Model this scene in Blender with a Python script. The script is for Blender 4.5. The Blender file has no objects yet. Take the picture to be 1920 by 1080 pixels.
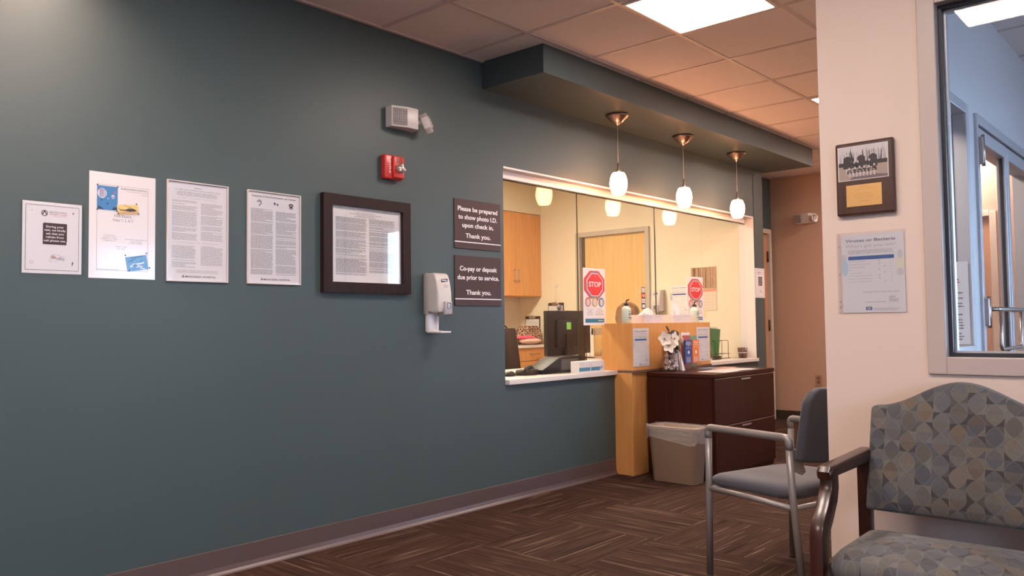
import bpy, bmesh, math, random
from mathutils import Vector, Matrix
S = bpy.context.scene
C = S.collection
R = math.radians
PI = math.pi

# ------------------------------------------------------------------ camera, world, exposure
cam_d = bpy.data.cameras.new('camera')
cam = bpy.data.objects.new('camera', cam_d)
C.objects.link(cam)
S.camera = cam
cam_d.sensor_width = 36.0
cam_d.lens = 1530.9 / 1920 * 36.0
cam_d.clip_start = 0.05
yaw, pitch, roll = 0.725440, 0.0440967, -0.0123546
f = Vector((math.cos(yaw) * math.cos(pitch), math.sin(yaw) * math.cos(pitch), math.sin(pitch)))
r = f.cross(Vector((0, 0, 1))).normalized()
u = r.cross(f)
c_, s_ = math.cos(roll), math.sin(roll)
r2 = c_ * r + s_ * u
u2 = -s_ * r + c_ * u
m = Matrix((r2, u2, -f)).transposed().to_4x4()
m.translation = Vector((0, -3.46, 1.11))
cam.matrix_world = m

w = bpy.data.worlds.new('world')
S.world = w
w.use_nodes = True
w.node_tree.nodes['Background'].inputs[0].default_value = (0.50, 0.70, 1.0, 1)
w.node_tree.nodes['Background'].inputs[1].default_value = 15.0
S.view_settings.view_transform = 'Standard'
S.view_settings.look = 'None'
S.view_settings.gamma = 1
S.view_settings.use_curve_mapping = False
S.view_settings.exposure = 0.0
S.cycles.max_bounces = 10
S.cycles.diffuse_bounces = 5
S.cycles.transparent_max_bounces = 16
S.cycles.caustics_reflective = False
S.cycles.caustics_refractive = False
S.cycles.sample_clamp_indirect = 4.0
S.cycles.use_denoising = True

TROFFER = ((1.0, 0.84, 0.74), 41.0)
OFFICE = ((1.0, 0.88, 0.68), 73.0)
PENDANT = ((1.0, 0.43, 0.20), 56.0)

# ------------------------------------------------------------------ materials
MATS = {}
def M(name, col=(0.8, 0.8, 0.8), rough=0.6, metal=0.0, noise=0.0, nscale=20, bump=0.0, bscale=200, coat=0.0, emit=None, es=0.0, spec=0.5, sheen=0.0):
    if name in MATS: return MATS[name]
    mt = bpy.data.materials.new(name); mt.use_nodes = True
    nt = mt.node_tree; b = nt.nodes['Principled BSDF']
    b.inputs['Base Color'].default_value = (*col, 1)
    b.inputs['Roughness'].default_value = rough
    b.inputs['Metallic'].default_value = metal
    b.inputs['Specular IOR Level'].default_value = spec
    if coat: b.inputs['Coat Weight'].default_value = coat; b.inputs['Coat Roughness'].default_value = 0.08
    if sheen: b.inputs['Sheen Weight'].default_value = sheen
    if emit: b.inputs['Emission Color'].default_value = (*emit, 1); b.inputs['Emission Strength'].default_value = es
    if noise or bump:
        tc = nt.nodes.new('ShaderNodeTexCoord')
    if noise:
        n = nt.nodes.new('ShaderNodeTexNoise'); n.inputs['Scale'].default_value = nscale; n.inputs['Detail'].default_value = 4
        nt.links.new(tc.outputs['Object'], n.inputs['Vector'])
        mx = nt.nodes.new('ShaderNodeMix'); mx.data_type = 'RGBA'
        mx.inputs[6].default_value = (*[c * (1 - noise) for c in col], 1)
        mx.inputs[7].default_value = (*[min(1, c * (1 + noise)) for c in col], 1)
        nt.links.new(n.outputs['Fac'], mx.inputs[0]); nt.links.new(mx.outputs[2], b.inputs['Base Color'])
    if bump:
        n2 = nt.nodes.new('ShaderNodeTexNoise'); n2.inputs['Scale'].default_value = bscale
        nt.links.new(tc.outputs['Object'], n2.inputs['Vector'])
        bp = nt.nodes.new('ShaderNodeBump'); bp.inputs['Strength'].default_value = bump; bp.inputs['Distance'].default_value = 0.002
        nt.links.new(n2.outputs['Fac'], bp.inputs['Height']); nt.links.new(bp.outputs['Normal'], b.inputs['Normal'])
    MATS[name] = mt
    return mt

def wood(name, c1, c2, rough=0.35, sc=(14, 14, 0.8), coat=0.0):
    if name in MATS: return MATS[name]
    mt = bpy.data.materials.new(name); mt.use_nodes = True
    nt = mt.node_tree; b = nt.nodes['Principled BSDF']
    tc = nt.nodes.new('ShaderNodeTexCoord'); mp = nt.nodes.new('ShaderNodeMapping')
    mp.inputs['Scale'].default_value = sc
    n = nt.nodes.new('ShaderNodeTexNoise'); n.inputs['Scale'].default_value = 3.0; n.inputs['Detail'].default_value = 6; n.inputs['Distortion'].default_value = 0.6
    cr = nt.nodes.new('ShaderNodeValToRGB'); cr.color_ramp.elements[0].position = 0.3; cr.color_ramp.elements[1].position = 0.7
    cr.color_ramp.elements[0].color = (*c1, 1); cr.color_ramp.elements[1].color = (*c2, 1)
    nt.links.new(tc.outputs['Object'], mp.inputs['Vector']); nt.links.new(mp.outputs[0], n.inputs['Vector'])
    nt.links.new(n.outputs['Fac'], cr.inputs['Fac']); nt.links.new(cr.outputs[0], b.inputs['Base Color'])
    b.inputs['Roughness'].default_value = rough
    if coat: b.inputs['Coat Weight'].default_value = coat; b.inputs['Coat Roughness'].default_value = 0.15
    MATS[name] = mt
    return mt

def glass_pane(name, tint=(1, 1, 1), rough=0.0, boost=1.0):
    if name in MATS: return MATS[name]
    mt = bpy.data.materials.new(name); mt.use_nodes = True
    nt = mt.node_tree; nt.nodes.clear()
    out = nt.nodes.new('ShaderNodeOutputMaterial'); mix = nt.nodes.new('ShaderNodeMixShader')
    tr = nt.nodes.new('ShaderNodeBsdfTransparent'); tr.inputs[0].default_value = (*tint, 1)
    gl = nt.nodes.new('ShaderNodeBsdfGlossy'); gl.inputs['Roughness'].default_value = rough
    fr = nt.nodes.new('ShaderNodeFresnel'); geo = nt.nodes.new('ShaderNodeNewGeometry')
    mr = nt.nodes.new('ShaderNodeMapRange'); mr.inputs[3].default_value = 1.5; mr.inputs[4].default_value = 1 / 1.5
    nt.links.new(geo.outputs['Backfacing'], mr.inputs[0]); nt.links.new(mr.outputs[0], fr.inputs['IOR'])
    ml = nt.nodes.new('ShaderNodeMath'); ml.operation = 'MULTIPLY'; ml.inputs[1].default_value = boost
    nt.links.new(fr.outputs[0], ml.inputs[0])
    nt.links.new(ml.outputs[0], mix.inputs[0]); nt.links.new(tr.outputs[0], mix.inputs[1]); nt.links.new(gl.outputs[0], mix.inputs[2])
    nt.links.new(mix.outputs[0], out.inputs[0])
    MATS[name] = mt
    return mt

def carpet():
    mt = bpy.data.materials.new('striped carpet tile'); mt.use_nodes = True
    nt = mt.node_tree; b = nt.nodes['Principled BSDF']; L = nt.links.new
    def math_(op, a, bb=None):
        n = nt.nodes.new('ShaderNodeMath'); n.operation = op
        for i, v in enumerate((a, bb)):
            if v is None: continue
            if isinstance(v, (int, float)): n.inputs[i].default_value = v
            else: L(v, n.inputs[i])
        return n.outputs[0]
    tc = nt.nodes.new('ShaderNodeTexCoord'); sx = nt.nodes.new('ShaderNodeSeparateXYZ'); L(tc.outputs['Object'], sx.inputs[0])
    px = math_('DIVIDE', math_('SUBTRACT', sx.outputs[0], 3.02), 0.6096)
    py = math_('DIVIDE', math_('ADD', sx.outputs[1], 0.575), 0.6096)
    ix = math_('FLOOR', px); iy = math_('FLOOR', py)
    par = math_('ABSOLUTE', math_('MODULO', math_('ADD', ix, iy), 2.0))   # 1 -> streaks along x
    # u along, v across
    uu = math_('ADD', math_('MULTIPLY', px, par), math_('MULTIPLY', py, math_('SUBTRACT', 1.0, par)))
    vv = math_('ADD', math_('MULTIPLY', py, par), math_('MULTIPLY', px, math_('SUBTRACT', 1.0, par)))
    seed = math_('ADD', math_('MULTIPLY', ix, 7.31), math_('MULTIPLY', iy, 3.77))
    def streak(su, sv, off, det=2.0):
        cv = nt.nodes.new('ShaderNodeCombineXYZ')
        L(math_('MULTIPLY', uu, su), cv.inputs[0]); L(math_('MULTIPLY', vv, sv), cv.inputs[1]); L(math_('ADD', seed, off), cv.inputs[2])
        n = nt.nodes.new('ShaderNodeTexNoise'); n.inputs['Scale'].default_value = 1.0; n.inputs['Detail'].default_value = det
        L(cv.outputs[0], n.inputs['Vector']); return n.outputs['Fac']
    def ramp(fac, stops):
        cr = nt.nodes.new('ShaderNodeValToRGB'); e = cr.color_ramp.elements
        while len(e) < len(stops): e.new(0.5)
        for i, (p, c) in enumerate(stops): e[i].position = p; e[i].color = (*c, 1) if len(c) == 3 else c
        L(fac, cr.inputs['Fac']); return cr.outputs[0]
    base = ramp(streak(1.2, 22, 0.0, 3.0), [(0.30, (0.029, 0.0140, 0.0095)), (0.5, (0.048, 0.0240, 0.0165)), (0.70, (0.070, 0.0365, 0.0255))])
    light = ramp(streak(1.3, 46, 50.0, 1.0), [(0.655, (0, 0, 0)), (0.70, (1, 1, 1))])
    dark = ramp(streak(1.3, 40, 90.0, 1.0), [(0.30, (1, 1, 1)), (0.36, (0, 0, 0))])
    def mix(fac, a, c):
        mx = nt.nodes.new('ShaderNodeMix'); mx.data_type = 'RGBA'; L(fac, mx.inputs[0]); L(a, mx.inputs[6]); mx.inputs[7].default_value = (*c, 1); return mx.outputs[2]
    col = mix(light, base, (0.17, 0.115, 0.085))
    col = mix(dark, col, (0.018, 0.009, 0.007))
    L(col, b.inputs['Base Color']); b.inputs['Roughness'].default_value = 0.95; b.inputs['Specular IOR Level'].default_value = 0.15
    n2 = nt.nodes.new('ShaderNodeTexNoise'); n2.inputs['Scale'].default_value = 350; L(tc.outputs['Object'], n2.inputs['Vector'])
    bp = nt.nodes.new('ShaderNodeBump'); bp.inputs['Strength'].default_value = 0.5; bp.inputs['Distance'].default_value = 0.003
    L(n2.outputs['Fac'], bp.inputs['Height']); L(bp.outputs[0], b.inputs['Normal'])
    return mt

def petal_fabric(name, a, b_):
    """woven upholstery of ogee petals; a, b_ are the two object axes the pattern lies in"""
    mt = bpy.data.materials.new(name); mt.use_nodes = True
    nt = mt.node_tree; b = nt.nodes['Principled BSDF']; L = nt.links.new
    def m_(op, x, y=None):
        n = nt.nodes.new('ShaderNodeMath'); n.operation = op
        for i, v in enumerate((x, y)):
            if v is None: continue
            if isinstance(v, (int, float)): n.inputs[i].default_value = v
            else: L(v, n.inputs[i])
        return n.outputs[0]
    tc = nt.nodes.new('ShaderNodeTexCoord'); sx = nt.nodes.new('ShaderNodeSeparateXYZ'); L(tc.outputs['Object'], sx.inputs[0])
    p = m_('DIVIDE', m_('ADD', sx.outputs[a], 10.0), 0.0245); q = m_('DIVIDE', m_('ADD', sx.outputs[b_], 10.0), 0.064)
    xm = m_('SUBTRACT', m_('MODULO', m_('ADD', p, 1.0), 2.0), 1.0); d = m_('ABSOLUTE', xm)
    lcol = m_('FLOOR', m_('DIVIDE', m_('ADD', p, 1.0), 2.0))
    q2 = m_('ADD', q, m_('MULTIPLY', m_('MODULO', lcol, 2.0), 0.5))
    hw = m_('MULTIPLY', m_('POWER', m_('ABSOLUTE', m_('COSINE', m_('MULTIPLY', q2, PI))), 0.95), 0.98)
    lens = m_('LESS_THAN', d, hw); nl = m_('SUBTRACT', 1.0, lens)
    lrow = m_('FLOOR', m_('ADD', q2, 0.5))
    lup = m_('GREATER_THAN', m_('SUBTRACT', q2, lrow), 0.0)
    orow = m_('FLOOR', q); ocol = m_('FLOOR', m_('DIVIDE', p, 2.0))
    oup = m_('GREATER_THAN', m_('FRACT', q), 0.5); ort = m_('GREATER_THAN', m_('MODULO', p, 2.0), 1.0)
    def comb(x_, y_, z_):
        c = nt.nodes.new('ShaderNodeCombineXYZ')
        for i, v in enumerate((x_, y_, z_)):
            if isinstance(v, (int, float)): c.inputs[i].default_value = v
            else: L(v, c.inputs[i])
        w = nt.nodes.new('ShaderNodeTexWhiteNoise'); w.noise_dimensions = '3D'; L(c.outputs[0], w.inputs[0]); return w.outputs[0]
    rl = comb(lcol, lrow, 3.0); rl2 = comb(lcol, m_('ADD', lrow, m_('MULTIPLY', lup, 0.5)), 9.0)
    ro = comb(m_('ADD', ocol, m_('MULTIPLY', ort, 0.5)), m_('ADD', orow, m_('MULTIPLY', oup, 0.5)), 7.0)
    def ramp(fac, stops):
        cr = nt.nodes.new('ShaderNodeValToRGB'); cr.color_ramp.interpolation = 'CONSTANT'; e = cr.color_ramp.elements
        while len(e) < len(stops): e.new(0.5)
        for i, (po, c) in enumerate(stops): e[i].position = po; e[i].color = (*c, 1)
        L(fac, cr.inputs['Fac']); return cr.outputs[0]
    ST = [(0, (0.074, 0.074, 0.080)), (.14, (0.115, 0.088, 0.064)), (.32, (0.044, 0.046, 0.058)), (.48, (0.128, 0.110, 0.098)), (.62, (0.125, 0.073, 0.034)), (.70, (0.085, 0.082, 0.092)), (.84, (0.026, 0.023, 0.031))]
    SO = [(0, (0.085, 0.083, 0.082)), (.18, (0.110, 0.088, 0.066)), (.34, (0.054, 0.056, 0.066)), (.48, (0.118, 0.106, 0.098)), (.60, (0.018, 0.012, 0.015)), (.82, (0.050, 0.043, 0.043))]
    la = ramp(rl, ST); lb = ramp(rl2, ST)
    m1 = nt.nodes.new('ShaderNodeMix'); m1.data_type = 'RGBA'; m1.inputs[0].default_value = 0.45; L(la, m1.inputs[6]); L(lb, m1.inputs[7])
    mx = nt.nodes.new('ShaderNodeMix'); mx.data_type = 'RGBA'; L(nl, mx.inputs[0]); L(m1.outputs[2], mx.inputs[6]); L(ramp(ro, SO), mx.inputs[7])
    ed = m_('LESS_THAN', m_('ABSOLUTE', m_('SUBTRACT', d, hw)), 0.045)
    mo = nt.nodes.new('ShaderNodeMix'); mo.data_type = 'RGBA'; L(m_('MULTIPLY', ed, 0.35), mo.inputs[0]); L(mx.outputs[2], mo.inputs[6]); mo.inputs[7].default_value = (0.20, 0.18, 0.16, 1)
    n2 = nt.nodes.new('ShaderNodeTexNoise'); n2.inputs['Scale'].default_value = 120; n2.inputs['Detail'].default_value = 3; L(tc.outputs['Object'], n2.inputs['Vector'])
    mm = nt.nodes.new('ShaderNodeMix'); mm.data_type = 'RGBA'; mm.blend_type = 'MULTIPLY'; mm.inputs[0].default_value = 0.35
    L(mo.outputs[2], mm.inputs[6]); L(n2.outputs['Fac'], mm.inputs[7])
    hs = nt.nodes.new('ShaderNodeBrightContrast'); hs.inputs[1].default_value = 0.02; L(mm.outputs[2], hs.inputs[0])
    L(hs.outputs[0], b.inputs['Base Color']); b.inputs['Roughness'].default_value = 0.8; b.inputs['Sheen Weight'].default_value = 0.2
    bp = nt.nodes.new('ShaderNodeBump'); bp.inputs['Strength'].default_value = 0.25; bp.inputs['Distance'].default_value = 0.001
    L(n2.outputs['Fac'], bp.inputs['Height']); L(bp.outputs[0], b.inputs['Normal'])
    return mt

GREEN = M('green wall paint', (0.064, 0.091, 0.095), 0.42, bump=0.12, bscale=260, spec=0.35)
CREAM = M('warm beige wall paint', (0.70, 0.545, 0.465), 0.55, bump=0.1, bscale=260)
TAN = M('tan corridor wall paint', (0.56, 0.37, 0.27), 0.55, bump=0.1, bscale=260)
OFFW = M('cream office wall paint', (0.80, 0.72, 0.55), 0.6, bump=0.1, bscale=260)
VEST = M('grey vestibule wall paint', (0.74, 0.75, 0.78), 0.6)
CEILM = M('mineral fibre ceiling tile', (0.86, 0.77, 0.73), 0.9, noise=0.05, nscale=60, bump=0.4, bscale=150)
GRIDM = M('ceiling grid enamel', (0.66, 0.56, 0.52), 0.5)
BASE = M('brown vinyl cove base', (0.105, 0.072, 0.072), 0.35)
BASED = M('dark vinyl cove base', (0.05, 0.04, 0.03), 0.4)
WHITE_TRIM = M('white painted trim', (0.80, 0.74, 0.70), 0.4)
PAPER = M('white paper', (0.80, 0.77, 0.79), 0.6)
PAPER_GLOSS = M('laminated white paper', (0.67, 0.645, 0.665), 0.12, coat=0.2)
INK = M('black print', (0.03, 0.028, 0.032), 0.6)
GREYINK = M('fine grey print', (0.30, 0.28, 0.30), 0.6)
MAROON = M('brown sign plastic', (0.062, 0.038, 0.039), 0.5, spec=0.3)
SIGNWHITE = M('white sign lettering', (0.82, 0.78, 0.78), 0.5)
DARKFRAME = wood('espresso picture frame', (0.017, 0.0075, 0.0075), (0.026, 0.012, 0.012), 0.5)
MAHOG = wood('mahogany laminate', (0.027, 0.0055, 0.0030), (0.044, 0.0100, 0.0055), 0.42)
for _m in (MAHOG, DARKFRAME): _m.node_tree.nodes['Principled BSDF'].inputs['Specular IOR Level'].default_value = 0.22
CHERRY = wood('polished mahogany wood', (0.022, 0.0055, 0.004), (0.046, 0.012, 0.008), 0.28, coat=0.25)
MAPLE = wood('maple laminate', (0.62, 0.28, 0.085), (0.70, 0.34, 0.11), 0.4)
OAKCAB = wood('honey cabinet laminate', (0.60, 0.27, 0.085), (0.70, 0.34, 0.12), 0.35)
DOORW = wood('natural maple door veneer', (0.66, 0.43, 0.18), (0.74, 0.51, 0.24), 0.4)
DOORO = wood('red oak door veneer', (0.50, 0.25, 0.12), (0.60, 0.31, 0.16), 0.4)
STEEL = M('brushed nickel', (0.55, 0.48, 0.44), 0.3, metal=1.0)
GREYMETAL = M('grey painted tube', (0.27, 0.24, 0.235), 0.35, metal=0.3)
PUTTY = M('putty plastic', (0.62, 0.58, 0.55), 0.3)
WHITEP = M('white plastic', (0.78, 0.76, 0.78), 0.25)
BLACKP = M('black plastic', (0.007, 0.006, 0.006), 0.35, spec=0.35)
BLACKM = M('matte black plastic', (0.008, 0.0065, 0.006), 0.5, spec=0.3)
REDP = M('red alarm plastic', (0.62, 0.035, 0.030), 0.3)
ALU = M('silver aluminium frame', (0.60, 0.61, 0.64), 0.35, metal=0.35)
ALUDARK = M('dark glazing gasket', (0.02, 0.022, 0.03), 0.5)
GLASS = glass_pane('clear window glass', boost=0.55)
PGLASS = glass_pane('picture glass', boost=1.0)
CLEARP = glass_pane('clear acrylic', (0.985, 0.985, 0.99), 0.05)
COUNTER = M('white stone countertop', (0.74, 0.68, 0.64), 0.3, noise=0.04, nscale=90)
BLUEPAD = M('slate blue seat fabric', (0.060, 0.058, 0.078), 0.75, noise=0.12, nscale=200, sheen=0.3)
DARKPAD = M('dark slate back fabric', (0.034, 0.036, 0.052), 0.75, noise=0.12, nscale=200, sheen=0.3)
BLUE = M('blue print', (0.03, 0.10, 0.30), 0.5)
TEAL = M('teal print', (0.02, 0.17, 0.28), 0.5)
SKYB = M('sky blue print', (0.10, 0.27, 0.52), 0.4)
ORANGE = M('orange print', (0.80, 0.20, 0.05), 0.5)
RED = M('red print', (0.70, 0.04, 0.05), 0.5)
YELLOW = M('yellow print', (0.80, 0.66, 0.22), 0.5)
LGREY = M('light grey print', (0.52, 0.50, 0.51), 0.5)
MGREY = M('mid grey print', (0.16, 0.16, 0.18), 0.5)
NAVY = M('navy print', (0.012, 0.03, 0.12), 0.5)
DGREEN = M('green binder plastic', (0.012, 0.16, 0.05), 0.3)
LGREEN = M('bright green sticky note', (0.20, 0.62, 0.10), 0.6)
SKIN = M('skin', (0.55, 0.32, 0.22), 0.5)
HAIR = wood('brown hair', (0.10, 0.045, 0.022), (0.36, 0.20, 0.10), 0.5, sc=(9, 9, 1.2))
KNIT = M('grey knit sweater', (0.33, 0.30, 0.28), 0.85, noise=0.1, nscale=90)
PANTS = M('dark trousers cloth', (0.03, 0.03, 0.04), 0.8)

# ------------------------------------------------------------------ mesh builder
class B:
    def __init__(s): s.bm = bmesh.new(); s.mi = 0
    def _new(s, fs):
        for fc in fs: fc.material_index = s.mi
    def box(s, x0, x1, y0, y1, z0, z1, bev=0.0, seg=2, Mx=None):
        g = bmesh.ops.create_cube(s.bm, size=1.0)
        vs = g['verts']
        for v in vs:
            v.co = Vector((x0 + (v.co.x + .5) * (x1 - x0), y0 + (v.co.y + .5) * (y1 - y0), z0 + (v.co.z + .5) * (z1 - z0)))
        fs = set(fc for v in vs for fc in v.link_faces)
        if bev > 0:
            es = list(set(e for v in vs for e in v.link_edges))
            rr = bmesh.ops.bevel(s.bm, geom=es, offset=bev, segments=seg, profile=0.5, affect='EDGES')
            fs = set(rr['faces']) | set(fc for fc in fs if fc.is_valid)
            vs = list(set(v for fc in fs for v in fc.verts))
        s._new(fs)
        if Mx is not None: bmesh.ops.transform(s.bm, matrix=Mx, verts=list(vs))
        return vs
    def face(s, pts):
        fc = s.bm.faces.new([s.bm.verts.new(Vector(p)) for p in pts]); fc.material_index = s.mi; return fc
    def prism(s, pts, off, bev=0.0, seg=2):
        """pts: list of 3D points of an outline, off: extrusion vector"""
        off = Vector(off); n = len(pts)
        a = [s.bm.verts.new(Vector(p)) for p in pts]; b = [s.bm.verts.new(Vector(p) + off) for p in pts]
        fs = [s.bm.faces.new(a), s.bm.faces.new(b[::-1])]
        for i in range(n): fs.append(s.bm.faces.new((a[i], b[i], b[(i + 1) % n], a[(i + 1) % n])))
        bmesh.ops.recalc_face_normals(s.bm, faces=fs)
        s._new(fs)
        if bev:
            es = list(set(fs[0].edges) | set(fs[1].edges))
            rr = bmesh.ops.bevel(s.bm, geom=es, offset=bev, segments=seg, profile=0.5, affect='EDGES')
            s._new(rr['faces'])
        return a + b
    def tube(s, pts, rad, seg=10, closed=False, cap=True, flat=1.0):
        pts = [Vector(p) for p in pts]; n = len(pts)
        rads = rad if isinstance(rad, (list, tuple)) else [rad] * n
        up = None; rings = []
        for i in range(n):
            if closed: d = (pts[(i + 1) % n] - pts[i - 1]).normalized()
            elif i == 0: d = (pts[1] - pts[0]).normalized()
            elif i == n - 1: d = (pts[-1] - pts[-2]).normalized()
            else: d = ((pts[i + 1] - pts[i]).normalized() + (pts[i] - pts[i - 1]).normalized()).normalized()
            if up is None:
                up = Vector((0, 0, 1)) if abs(d.z) < 0.9 else Vector((0, 1, 0))
            up = (up - d * up.dot(d)).normalized()
            sd = d.cross(up)
            rings.append([s.bm.verts.new(pts[i] + (up * math.cos(a) * flat + sd * math.sin(a)) * rads[i]) for a in [2 * PI * k / seg for k in range(seg)]])
        fs = []
        for i in range(n if closed else n - 1):
            A, Bq = rings[i], rings[(i + 1) % n]
            for k in range(seg): fs.append(s.bm.faces.new((A[k], A[(k + 1) % seg], Bq[(k + 1) % seg], Bq[k])))
        if cap and not closed:
            fs.append(s.bm.faces.new(rings[0][::-1])); fs.append(s.bm.faces.new(rings[-1]))
        for fc in fs: fc.smooth = True
        s._new(fs)
    def cyl(s, p0, p1, r0, r1=None, seg=20):
        s.tube([p0, p1], [r0, r0 if r1 is None else r1], seg)
    def lathe(s, prof, c=(0, 0, 0), seg=28, sx=1.0, sy=1.0, Mx=None):
        rings = []; allv = []
        for rr, z in prof:
            if rr < 1e-6: v = s.bm.verts.new(Vector(c) + Vector((0, 0, z))); rings.append([v]); allv.append(v)
            else:
                ring = [s.bm.verts.new(Vector(c) + Vector((rr * sx * math.cos(2 * PI * k / seg), rr * sy * math.sin(2 * PI * k / seg), z))) for k in range(seg)]
                rings.append(ring); allv += ring
        fs = []
        for A, Bq in zip(rings, rings[1:]):
            for k in range(seg):
                if len(A) == 1 and len(Bq) == 1: continue
                if len(A) == 1: fs.append(s.bm.faces.new((A[0], Bq[(k + 1) % seg], Bq[k])))
                elif len(Bq) == 1: fs.append(s.bm.faces.new((A[k], A[(k + 1) % seg], Bq[0])))
                else: fs.append(s.bm.faces.new((A[k], A[(k + 1) % seg], Bq[(k + 1) % seg], Bq[k])))
        for fc in fs: fc.smooth = True
        s._new(fs)
        if Mx is not None: bmesh.ops.transform(s.bm, matrix=Mx, verts=allv)
        return allv
    def ball(s, c, rx, ry=None, rz=None, seg=16):
        ry = rx if ry is None else ry; rz = rx if rz is None else rz
        g = bmesh.ops.create_uvsphere(s.bm, u_segments=seg, v_segments=max(6, seg // 2), radius=1.0)
        for v in g['verts']: v.co = Vector((c[0] + v.co.x * rx, c[1] + v.co.y * ry, c[2] + v.co.z * rz))
        fs = set(fc for v in g['verts'] for fc in v.link_faces)
        for fc in fs: fc.smooth = True
        s._new(fs); return g['verts']
    def obj(s, name, mats, parent=None, smooth=None, loc=None, rotz=None, sub=0):
        me = bpy.data.meshes.new(name)
        s.bm.to_mesh(me); s.bm.free()
        for mt in (mats if isinstance(mats, (list, tuple)) else [mats]): me.materials.append(mt)
        o = bpy.data.objects.new(name, me); C.objects.link(o)
        if parent is not None: o.parent = parent
        if loc is not None: o.location = loc
        if rotz is not None: o.rotation_euler = (0, 0, rotz)
        if smooth:
            me.shade_smooth(); me.set_sharp_from_angle(angle=R(smooth))
        if sub:
            md = o.modifiers.new('subdivision', 'SUBSURF'); md.levels = sub; md.render_levels = sub
        return o

def thing(name, label, cat, loc=(0, 0, 0), rz=0.0, group=None, rot=None):
    o = bpy.data.objects.new(name, None); C.objects.link(o); o.empty_display_size = 0.05
    o.location = loc; o.rotation_euler = rot if rot else (0, 0, rz)
    o['label'] = label; o['category'] = cat
    if group: o['group'] = group
    return o
def tag(o, label, cat, group=None):
    o['label'] = label; o['category'] = cat
    if group: o['group'] = group
    return o
def struct(o): o['kind'] = 'structure'; return o
def note(o, label): o['label'] = label; return o
def fillet(pts, rad, n=5):
    pts = [Vector(p) for p in pts]; out = [pts[0]]
    for i in range(1, len(pts) - 1):
        a, b, c = pts[i - 1], pts[i], pts[i + 1]
        d1 = (a - b); d2 = (c - b); rr = min(rad, d1.length * .49, d2.length * .49)
        p = b + d1.normalized() * rr; q = b + d2.normalized() * rr
        for k in range(n + 1):
            t = k / n; out.append(p * (1 - t) ** 2 + b * 2 * t * (1 - t) + q * t * t)
    out.append(pts[-1]); return out

# ---- lettering. local frame of wall pieces: x right, z up, -y out of the wall
_tcache = {}
def _text_polys(body, bold):
    k = (body, bold)
    if k in _tcache: return _tcache[k]
    cu = bpy.data.curves.new('lettering', 'FONT'); cu.body = body; cu.size = 1.0; cu.resolution_u = 3
    if bold: cu.offset = bold
    ob = bpy.data.objects.new('lettering', cu); C.objects.link(ob)
    dg = bpy.context.evaluated_depsgraph_get(); dg.update()
    me = bpy.data.meshes.new_from_object(ob.evaluated_get(dg))
    vs = [(v.co.x, v.co.y) for v in me.vertices]; fs = [tuple(p.vertices) for p in me.polygons]
    bpy.data.objects.remove(ob); bpy.data.curves.remove(cu); bpy.data.meshes.remove(me)
    _tcache[k] = (vs, fs); return vs, fs
_cap = None
def text(b, body, x, z, cap, width=None, align='C', bold=0.0, y=-0.002, tilt=0.0):
    global _cap
    if _cap is None:
        vs, _ = _text_polys('H', 0.0); _cap = max(v[1] for v in vs)
    vs, fs = _text_polys(body, bold)
    if not vs: return
    x0 = min(v[0] for v in vs); x1 = max(v[0] for v in vs)
    sz = cap / _cap; sx = sz if width is None else width / (x1 - x0)
    wd = (x1 - x0) * sx
    ox = x - (wd / 2 if align == 'C' else (wd if align == 'R' else 0)) - x0 * sx
    ct, st = math.cos(tilt), math.sin(tilt)
    bv = []
    for (px, py) in vs:
        lx, lz = ox + px * sx - x, py * sz
        bv.append(b.bm.verts.new((x + lx * ct - lz * st, y, z + lx * st + lz * ct)))
    for fc in fs:
        try: nf = b.bm.faces.new([bv[i] for i in fc]); nf.material_index = b.mi
        except ValueError: pass
def rect(b, x0, x1, z0, z1, y=-0.0015, tilt=0.0, cx=None, cz=None):
    pts = [(x0, z0), (x1, z0), (x1, z1), (x0, z1)]
    if tilt:
        cx = (x0 + x1) / 2 if cx is None else cx; cz = (z0 + z1) / 2 if cz is None else cz
        ct, st = math.cos(tilt), math.sin(tilt)
        pts = [(cx + (px - cx) * ct - (pz - cz) * st, cz + (px - cx) * st + (pz - cz) * ct) for px, pz in pts]
    b.face([(px, y, pz) for px, pz in pts])
def disc(b, cx, cz, rx, rz=None, y=-0.002, n=24, a0=0, a1=2 * PI, rin=0.0):
    rz = rx if rz is None else rz
    if rin:
        for k in range(n):
            t0, t1 = a0 + (a1 - a0) * k / n, a0 + (a1 - a0) * (k + 1) / n; q = rin / rx
            b.face([(cx + rx * q * math.cos(t0), y, cz + rz * q * math.sin(t0)), (cx + rx * math.cos(t0), y, cz + rz * math.sin(t0)), (cx + rx * math.cos(t1), y, cz + rz * math.sin(t1)), (cx + rx * q * math.cos(t1), y, cz + rz * q * math.sin(t1))])
    else: b.face([(cx + rx * math.cos(a0 + (a1 - a0) * k / n), y, cz + rz * math.sin(a0 + (a1 - a0) * k / n)) for k in range(n)])
def poly(b, pts, y=-0.002): b.face([(p[0], y, p[1]) for p in pts])
def outline(b, x0, x1, z0, z1, t=0.0012, y=-0.0015):
    rect(b, x0, x1, z0, z0 + t, y); rect(b, x0, x1, z1 - t, z1, y); rect(b, x0, x0 + t, z0, z1, y); rect(b, x1 - t, x1, z0, z1, y)
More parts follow.
